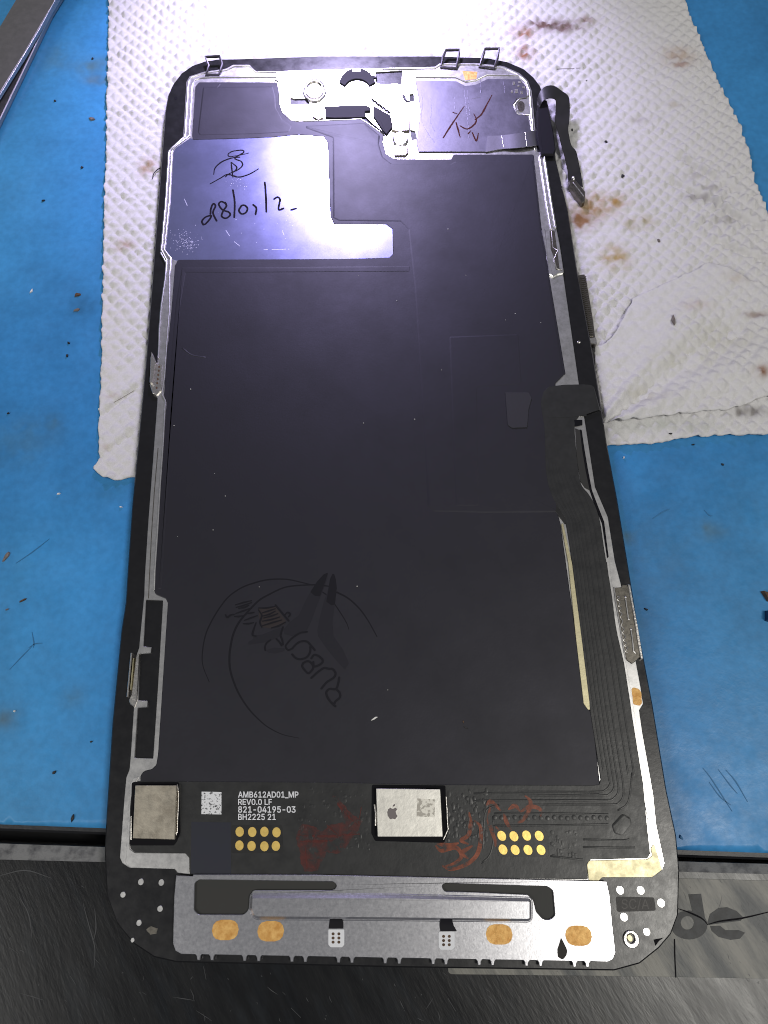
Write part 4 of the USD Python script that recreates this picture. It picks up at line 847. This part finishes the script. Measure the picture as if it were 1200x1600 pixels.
plug = obj("plug", slab(poly(cS([(500, 1250), (560, 1215), (690, 1370), (690, 1420), (685, 1490), (655, 1500), (505, 1300)]), -1.2 * mm, r=0.08), -2.3 * mm, -1.25 * mm, 0.15 * mm), K["dark_metal"], sidef)
obj("plug_contact", bead(cS([(545, 1275), (600, 1340), (670, 1430)]), -1.22 * mm, 0.12), K["clip"], plug, smooth=True)
obj("plug_contact", blob(*cS([(552, 1228)])[0], 2.6, 3.6, -1.3 * mm, 0.3), K["clip"], plug, smooth=True)
obj("flex_block", slab(poly(cS([(135, 560), (140, 430), (190, 350), (250, 325), (270, 400), (300, 560), (330, 700), (355, 900), (330, 960), (190, 960), (135, 760)]), 0.5 * mm, r=0.2), -0.25 * mm, 0.55 * mm, 0.25 * mm), K["black_part"], PH)
obj("frame_glint", bead(cS([(165, 750), (180, 880)]), 0.3 * mm, 0.14), K["clip"], PH, smooth=True)

# ------------------------------------------------------------------ clips along the two sides
cL = lambda pts: crop(150, 480, 0.2625, pts)
cl = obj("side_clip", slab(poly(cL([(338, 340), (392, 338), (388, 490), (362, 522), (336, 512), (320, 462)]), 0.25 * mm, r=0.06), -0.3 * mm, 0.28 * mm, 0.06 * mm), K["clip"], PH, label="left clip with small holes")
obj("clip_blade", slab(poly(cL([(329, 262), (336, 275), (356, 325), (346, 350), (332, 445), (318, 445), (324, 300)]), 0.9 * mm), -0.3 * mm, 0.8 * mm, 0.05 * mm), K["clip"], cl)
for x, y in ((376, 355), (374, 378), (370, 403), (368, 428), (364, 452), (361, 480)):
    q = cL([(x, y)])[0]
    obj("clip_hole", slab(poly(ellipse(q[0], q[1], 1.6, 1.9, 0, 10), 0.28 * mm), 0.2 * mm, 0.288 * mm), K["crumb_brown"], cl)
cl = obj("side_clip", slab(poly([(212, 1026), (217.5, 1020), (216, 1060), (214, 1095), (210, 1105), (203, 1100), (201, 1094), (205, 1085), (208, 1060)], 0.2 * mm), -0.3 * mm, 0.22 * mm, 0.1 * mm), K["clip"], PH, label="lower left clip with a raised blade")
obj("clip_blade", slab(poly([(203.8, 1020), (206.3, 1020), (200, 1089), (197.4, 1089)], 0.6 * mm), -0.3 * mm, 0.6 * mm, 0.06 * mm), K["clip"], cl)
obj("clip_blade", slab(poly([(207.5, 1028), (209.2, 1028), (205, 1078), (203, 1078)], 0.4 * mm), -0.3 * mm, 0.42 * mm, 0.05 * mm), K["steel_warm"], cl)
for s in ([(228, 1011.5), (236, 1011.5), (235.5, 1020), (227.5, 1020)], [(222.5, 1095), (230.5, 1095), (230, 1104.5), (222, 1104.5)]):
    obj("frame_tab", slab(poly(s, 0.03 * mm, r=0.05), -0.2 * mm, 0.04 * mm, 0.03 * mm), K["steel"], fr)
cQ = lambda pts: crop(600, 330, 0.3, pts)
cl = obj("side_clip", slab(poly(cQ([(822, 96), (840, 90), (843, 108), (898, 86), (915, 170), (937, 318), (905, 325), (880, 340), (860, 328), (850, 240)]), 0.3 * mm, r=0.06), 0.0, 0.34 * mm, 0.12 * mm), K["steel"], PH, label="upper right clip with a pressed window")
obj("clip_window", slab(poly(cQ([(862, 100), (888, 98), (900, 180), (915, 300), (895, 305), (885, 240), (870, 200)]), 0.4 * mm, r=0.06), 0.3 * mm, 0.38 * mm, 0.04 * mm), K["dark_metal"], cl)
obj("clip_rib", bead(cQ([(872, 105), (880, 190), (905, 205), (885, 250), (900, 300), (925, 305)]), 0.4 * mm, 0.09), K["clip"], cl, smooth=True)
sp_ = obj("spring_contact", slab(poly(cQ([(1012, 330), (1045, 325), (1054, 345), (1090, 560), (1106, 690), (1078, 692), (1045, 660), (1030, 500)]), -0.8 * mm), -2.0 * mm, -0.9 * mm, 0.08 * mm), K["dark_metal"], PH)
rb = []
for k in range(30):
    t = k / 29
    a, b = (1020 + 38 * t, 345 + 310 * t), (1052 + 40 * t, 340 + 322 * t)
    rb.append(bead(cQ([a, ((a[0] + b[0]) / 2, (a[1] + b[1]) / 2 + 6), b]), -0.87 * mm, 0.09, 5))
obj("spring_ribs", trimesh.util.concatenate(rb), K["dark_metal"], sp_, kind="stuff")
obj("spring_end", slab(poly(cQ([(1070, 660), (1105, 655), (1112, 690), (1075, 685)]), -0.7 * mm), -2.0 * mm, -0.75 * mm, 0.06 * mm), K["clip"], sp_)
obj("spring_edge", bead(cQ([(1008, 330), (1030, 480), (1058, 660)]), -0.7 * mm, 0.1), K["clip"], sp_, smooth=True)
obj("bezel_speck", blob(*cQ([(1015, 682)])[0], 3, 2.2, Z_B, 0.1), K["clip"], bz, smooth=True)
c7 = lambda pts: crop(940, 890, 0.14375, pts)
cl = obj("side_clip", slab(poly(c7([(140, 195), (215, 190), (225, 160), (280, 165), (300, 215), (330, 400), (400, 830), (420, 950), (380, 990), (330, 1025), (275, 985), (250, 900), (200, 600), (160, 380)]), 0.15 * mm, r=0.05), -0.3 * mm, 0.18 * mm, 0.08 * mm), K["dark_metal"], PH, label="large right clip with two pins")
obj("clip_blade", slab(poly(c7([(285, 158), (312, 165), (350, 380), (400, 640), (452, 972), (428, 972), (405, 860), (345, 480)]), 0.3 * mm), -0.3 * mm, 0.32 * mm, 0.06 * mm), K["clip"], cl)
obj("clip_pin", bead(c7([(258, 300), (272, 400), (292, 535), (303, 548)]), 0.25 * mm, 0.10), K["steel"], cl, smooth=True)
obj("clip_pin", bead(c7([(318, 655), (335, 760), (348, 885), (368, 912)]), 0.25 * mm, 0.10), K["steel"], cl, smooth=True)
for q in c7([(260, 302), (320, 652)]):
    obj("pin_head", blob(q[0], q[1], 2.0, 2.2, 0.2 * mm, 0.2), K["steel"], cl, smooth=True)
zz = [(168, 290), (195, 300), (165, 330), (200, 355), (185, 400), (212, 420), (190, 450), (222, 480), (200, 520), (230, 560), (212, 610), (245, 650), (225, 690), (262, 730), (235, 770), (270, 800), (248, 830), (285, 850), (258, 890), (280, 905)]
obj("clip_crimp", bead(c7(zz), 0.22 * mm, 0.11, 6), K["clip"], cl, smooth=True)
obj("clip_edge", bead(c7([(135, 190), (160, 380), (205, 640), (262, 980)]), 0.1 * mm, 0.08), K["steel"], cl, smooth=True)
obj("gold_oval", slab(poly(c7([(325, 1300), (345, 1280), (400, 1295), (430, 1330), (440, 1450), (415, 1480), (345, 1465)]), 0.02 * mm, r=0.15), 0.0, 0.02 * mm), K["copper_gold"], PH)
# flex folded over the right edge, with a grey tab beside it
zt = np.array([0.164, 0.18, 0.19, 0.17, 0.02, -0.6, -1.7]) * mm
A = path([(860, 604.5), (880, 602), (905, 601), (922, 601.5), (928, 605), (930, 612), (931, 618)], zt, 4)
B = path([(856, 652), (880, 652), (905, 650), (930, 642), (937, 641), (940, 645), (941, 650)], zt, 4)
obj("flex_fold", ribbon(A, B, 0.1 * mm), K["flex_board"], PH, smooth=40)
obj("grey_tab", slab(poly([(929, 578), (933, 588), (940, 630), (937, 634), (930, 610)], -0.5 * mm), -1.8 * mm, -0.6 * mm, 0.05 * mm), K["clip"], PH)

# ------------------------------------------------------------------ tweezers, top left
tw = thing("tweezers", None, "grey steel tweezers lying across the top left corner of the blue mat", "tweezers")
za = Z_MAT + 3.4 * mm
obj("arm", slab(poly([(110, -160), (190, -160), (86, 0), (40, 80), (-60, 240), (-140, 240), (0, 40), (24, 0)], za, r=0.1), za - 0.9 * mm, za, 0.12 * mm), K["tool"], tw, label="upper arm of the tweezers")
zb = Z_MAT + 1.5 * mm
obj("arm", slab(poly([(120, -160), (183, -150), (80, 20), (0, 186), (-40, 270), (-120, 270), (-40, 120), (30, 20)], zb, r=0.1), zb - 0.9 * mm, zb, 0.12 * mm), K["tool"], tw, label="lower arm of the tweezers")
obj("bright_edge", tube(path([(178, -140), (86, 0), (60, 48), (0, 148), (-50, 225)], za - 0.1 * mm), 0.12 * mm, 6), K["tool_edge"], tw, smooth=True)
obj("bright_edge", tube(path([(178, -140), (80, 22), (45, 90), (0, 184), (-40, 265)], zb - 0.1 * mm), 0.12 * mm, 6), K["tool_edge"], tw, smooth=True)

# ------------------------------------------------------------------ crumbs, shards and hairs
def shard(px, py, w, h, ang, z, mat, label, seed, cat="crumb", th=0.25, group=None, name="crumb"):
    r = np.random.default_rng(seed)
    a = np.sort(r.uniform(0, 2 * np.pi, 9))
    rad = r.uniform(0.65, 1.0, 9)
    o = at(px, py, z)
    s = np.linalg.norm(at(px + 1, py, z) - o)
    c, sn = math.cos(math.radians(ang)), math.sin(math.radians(ang))
    x, y = np.cos(a) * rad * w / 2 * s, np.sin(a) * rad * h / 2 * s
    top = np.c_[o[0] + x * c - y * sn, o[1] + x * sn + y * c]
    pts = np.vstack([np.c_[top, np.full(9, z - 0.02 * mm)], np.c_[top * 0.8 + 0.2 * o[:2], z + th * mm * r.uniform(0.5, 1.0, 9)]])
    m = trimesh.convex.convex_hull(pts)
    obj(name, m, mat, smooth=False, label=label, cat=cat, group=group)
zm = Z_MAT + 0.03 * mm
zw = Z_MAT + 0.65 * mm
shard(144, 186, 8, 15, 55, zm, K["crumb_grey"], "largest grey brown chip on the blue mat, between tweezers and paper towel", 1, "chip", name="chip")
shard(128, 262, 6, 4.5, 0, zm, K["crumb_dark"], "square black crumb on the mat below the grey chip", 2)
shard(145, 92, 5, 4, 20, zm, K["crumb_dark"], "black crumb on the brown mat stain near the top of the towel", 3)
shard(86, 158, 4, 3.5, 0, zm, K["crumb_dark"], "small black crumb on the mat beside the tweezers", 4)
shard(68, 314, 6, 4, 20, zm, K["crumb_dark"], "oval black crumb on the open blue mat left of the towel", 5)
shard(50, 455, 4, 12, -25, zm, K["crumb_white"], "thin silver white sliver on the left of the mat", 6, "sliver", name="sliver")
shard(120, 461, 16, 8, 18, zm, K["crumb_brown"], "larger brown flake in the dirt patch beside the towel", 7, "flake", name="flake")
shard(120, 485, 13, 7, 30, zm, K["crumb_grey"], "dark grey flake just below the brown flake beside the towel", 8, "flake", name="flake")
shard(107, 536, 5, 6, 30, zm, K["crumb_dark"], "dark bent crumb on the mat below the dirt patch", 9)
shard(105, 556, 4, 6, 0, zm, K["crumb_dark"], "dark pointed crumb lowest under the dirt patch", 10)
shard(13, 646, 4.5, 5, 0, zm, K["crumb_dark"], "round black crumb near the left edge of the mat", 11)
shard(155, 640, 6, 4, 0, zm, K["crumb_white"], "white fleck touching the left edge of the paper towel", 12, "fleck", name="fleck")
shard(91, 772, 8, 4, 20, zm, K["crumb_white"], "white fleck on the mat below the corner of the towel", 13, "fleck", name="fleck")
shard(190, 792, 8, 3, 8, zm, K["crumb_white"], "white fleck on the mat against the left edge of the screen", 14, "fleck", name="fleck")
shard(10, 870, 7, 22, -25, zm, K["crumb_grey"], "pale grey shard at the left edge of the mat beside a long scratch", 15, "shard", name="shard")
shard(36, 938, 14, 4, 25, zm, K["crumb_brown"], "brown curved flake at the left of the mat", 16, "flake", name="flake")
shard(12, 952, 8, 3, 30, zm, K["crumb_grey"], "small grey flake at the far left of the mat", 17, "flake", name="flake")
shard(114, 1278, 5, 16, -10, zm, K["crumb_dark"], "black sliver standing at the front edge of the mat", 18, "sliver", name="sliver")
shard(85, 1207, 8, 5, 40, zm, K["crumb_dark"], "dark oblong crumb above the front edge of the mat, upper right of the black sliver", 19)
shard(143, 1159, 5, 4, 0, zm, K["crumb_dark"], "tiny black crumb on the mat left of the shield can", 20)
shard(23, 1111, 4, 4, 0, zm, K["crumb_white"], "tiny white fleck on the brown spot of the mat", 21, "fleck", name="fleck")
shard(1009, 952, 9, 4, -30, zm, K["crumb_dark"], "black comma shaped crumb on the mat right of the large clip", 22)
shard(974, 715, 5, 5, 0, zm, K["crumb_white"], "white fleck on the mat just below the towel on the right", 23, "fleck", name="fleck")
shard(1083, 695, 6, 3, 0, zm, K["crumb_dark"], "dark crumb on the mat under the torn towel edge", 24)
shard(1128, 726, 7, 4, -30, zm, K["crumb_dark"], "dark crumb on the mat at the right below the towel", 25)
shard(1064, 1308, 6, 10, 30, zm, K["scratch"], "dark blue crumb at the mat's front edge beside the screen", 26)
shard(1196, 932, 16, 22, 20, zm, K["crumb_brown"], "pinkish brown shard at the right edge of the mat", 27, "shard", th=0.8, name="shard")
shard(1205, 965, 26, 30, 10, zm, K["sponge"], "round navy blue plastic piece at the right edge of the mat", 28, "plastic piece", th=2.0, name="plastic_piece")
shard(974, 277, 6, 14, 20, zw, K["crumb_dark"], "dark rectangular chip on the towel above the yellow stain", 29, "chip", name="chip")
shard(947, 222, 4, 7, 30, zw, K["crumb_dark"], "dark curled crumb on the towel right of the plug", 30)
shard(916, 127, 4, 4, 0, zw, K["crumb_dark"], "round black crumb on the towel right of the side flex", 31)
shard(1029, 376, 5, 9, 20, zw, K["crumb_grey"], "grey crumb on the towel right of the yellow stain", 32)
shard(894, 203, 4, 6, 10, zw, K["crumb_dark"], "black crumb on the towel touching the side flex", 33)
shard(1052, 500, 7, 22, -5, Z_MAT + 1.75 * mm, K["crumb_grey"], "long dark grey flake on the folded flap of the towel", 34, "flake", name="flake")
shard(1047, 678, 7, 4, 0, zw, K["crumb_dark"], "black crumb on the lower edge of the towel", 35)
shard(586, 1122, 16, 4, 30, 0.09 * mm, K["crumb_white"], "white curled fleck on the black sheet above the pale chip", 36, "fleck", th=0.1, name="fleck")
shard(724, 1128, 3, 6, 20, 0.09 * mm, K["crumb_brown"], "orange fleck on the black sheet left of the steel strip", 37, "fleck", th=0.1, name="fleck")
shard(728, 1137, 10, 3, -25, 0.09 * mm, K["crumb_dark"], "dark fleck on the black sheet under the orange fleck", 38, "fleck", th=0.1, name="fleck")
for k, (x, y) in enumerate(((405, 917), (568, 661), (558, 916), (606, 1078), (620, 470), (700, 358), (790, 500), (845, 504), (805, 490), (728, 430), (690, 578), (648, 655), (335, 740), (352, 775), (272, 665), (277, 838), (333, 828), (298, 608), (560, 430)  )):
    if k == 0:
        dust = []
    dust.append(trimesh.creation.icosphere(1, (0.045 + 0.04 * ((k * 7) % 3) / 3) * mm).apply_translation(at(x, y, 0.13 * mm)))
obj("dust_specks", trimesh.util.concatenate(dust), K["crumb_white"], smooth=True, label="fine white dust specks scattered over the black graphite sheet", cat="dust", kind="stuff")
hair = lambda pts, w, z, label, mat, n: obj("fibre", tube(path(pts, z, 5), w * mm, 5), mat, smooth=True, label=label, cat="fibre")
hair([(870, 108), (890, 107), (912, 106)], 0.05, zw + 0.25 * mm, "straight thin fibre on the towel above the side flex", K["crumb_grey"], 0)
hair([(238, 281), (240, 272), (246, 265), (252, 262)], 0.09, zw + 0.2 * mm, "curled dark fibre on the brown towel stain at the screen's left edge", K["crumb_dark"], 1)
hair([(172, 632), (190, 622), (210, 610)], 0.03, zw - 0.1 * mm, "thin brown fibre on the left strip of the towel", K["crumb_brown"], 2)
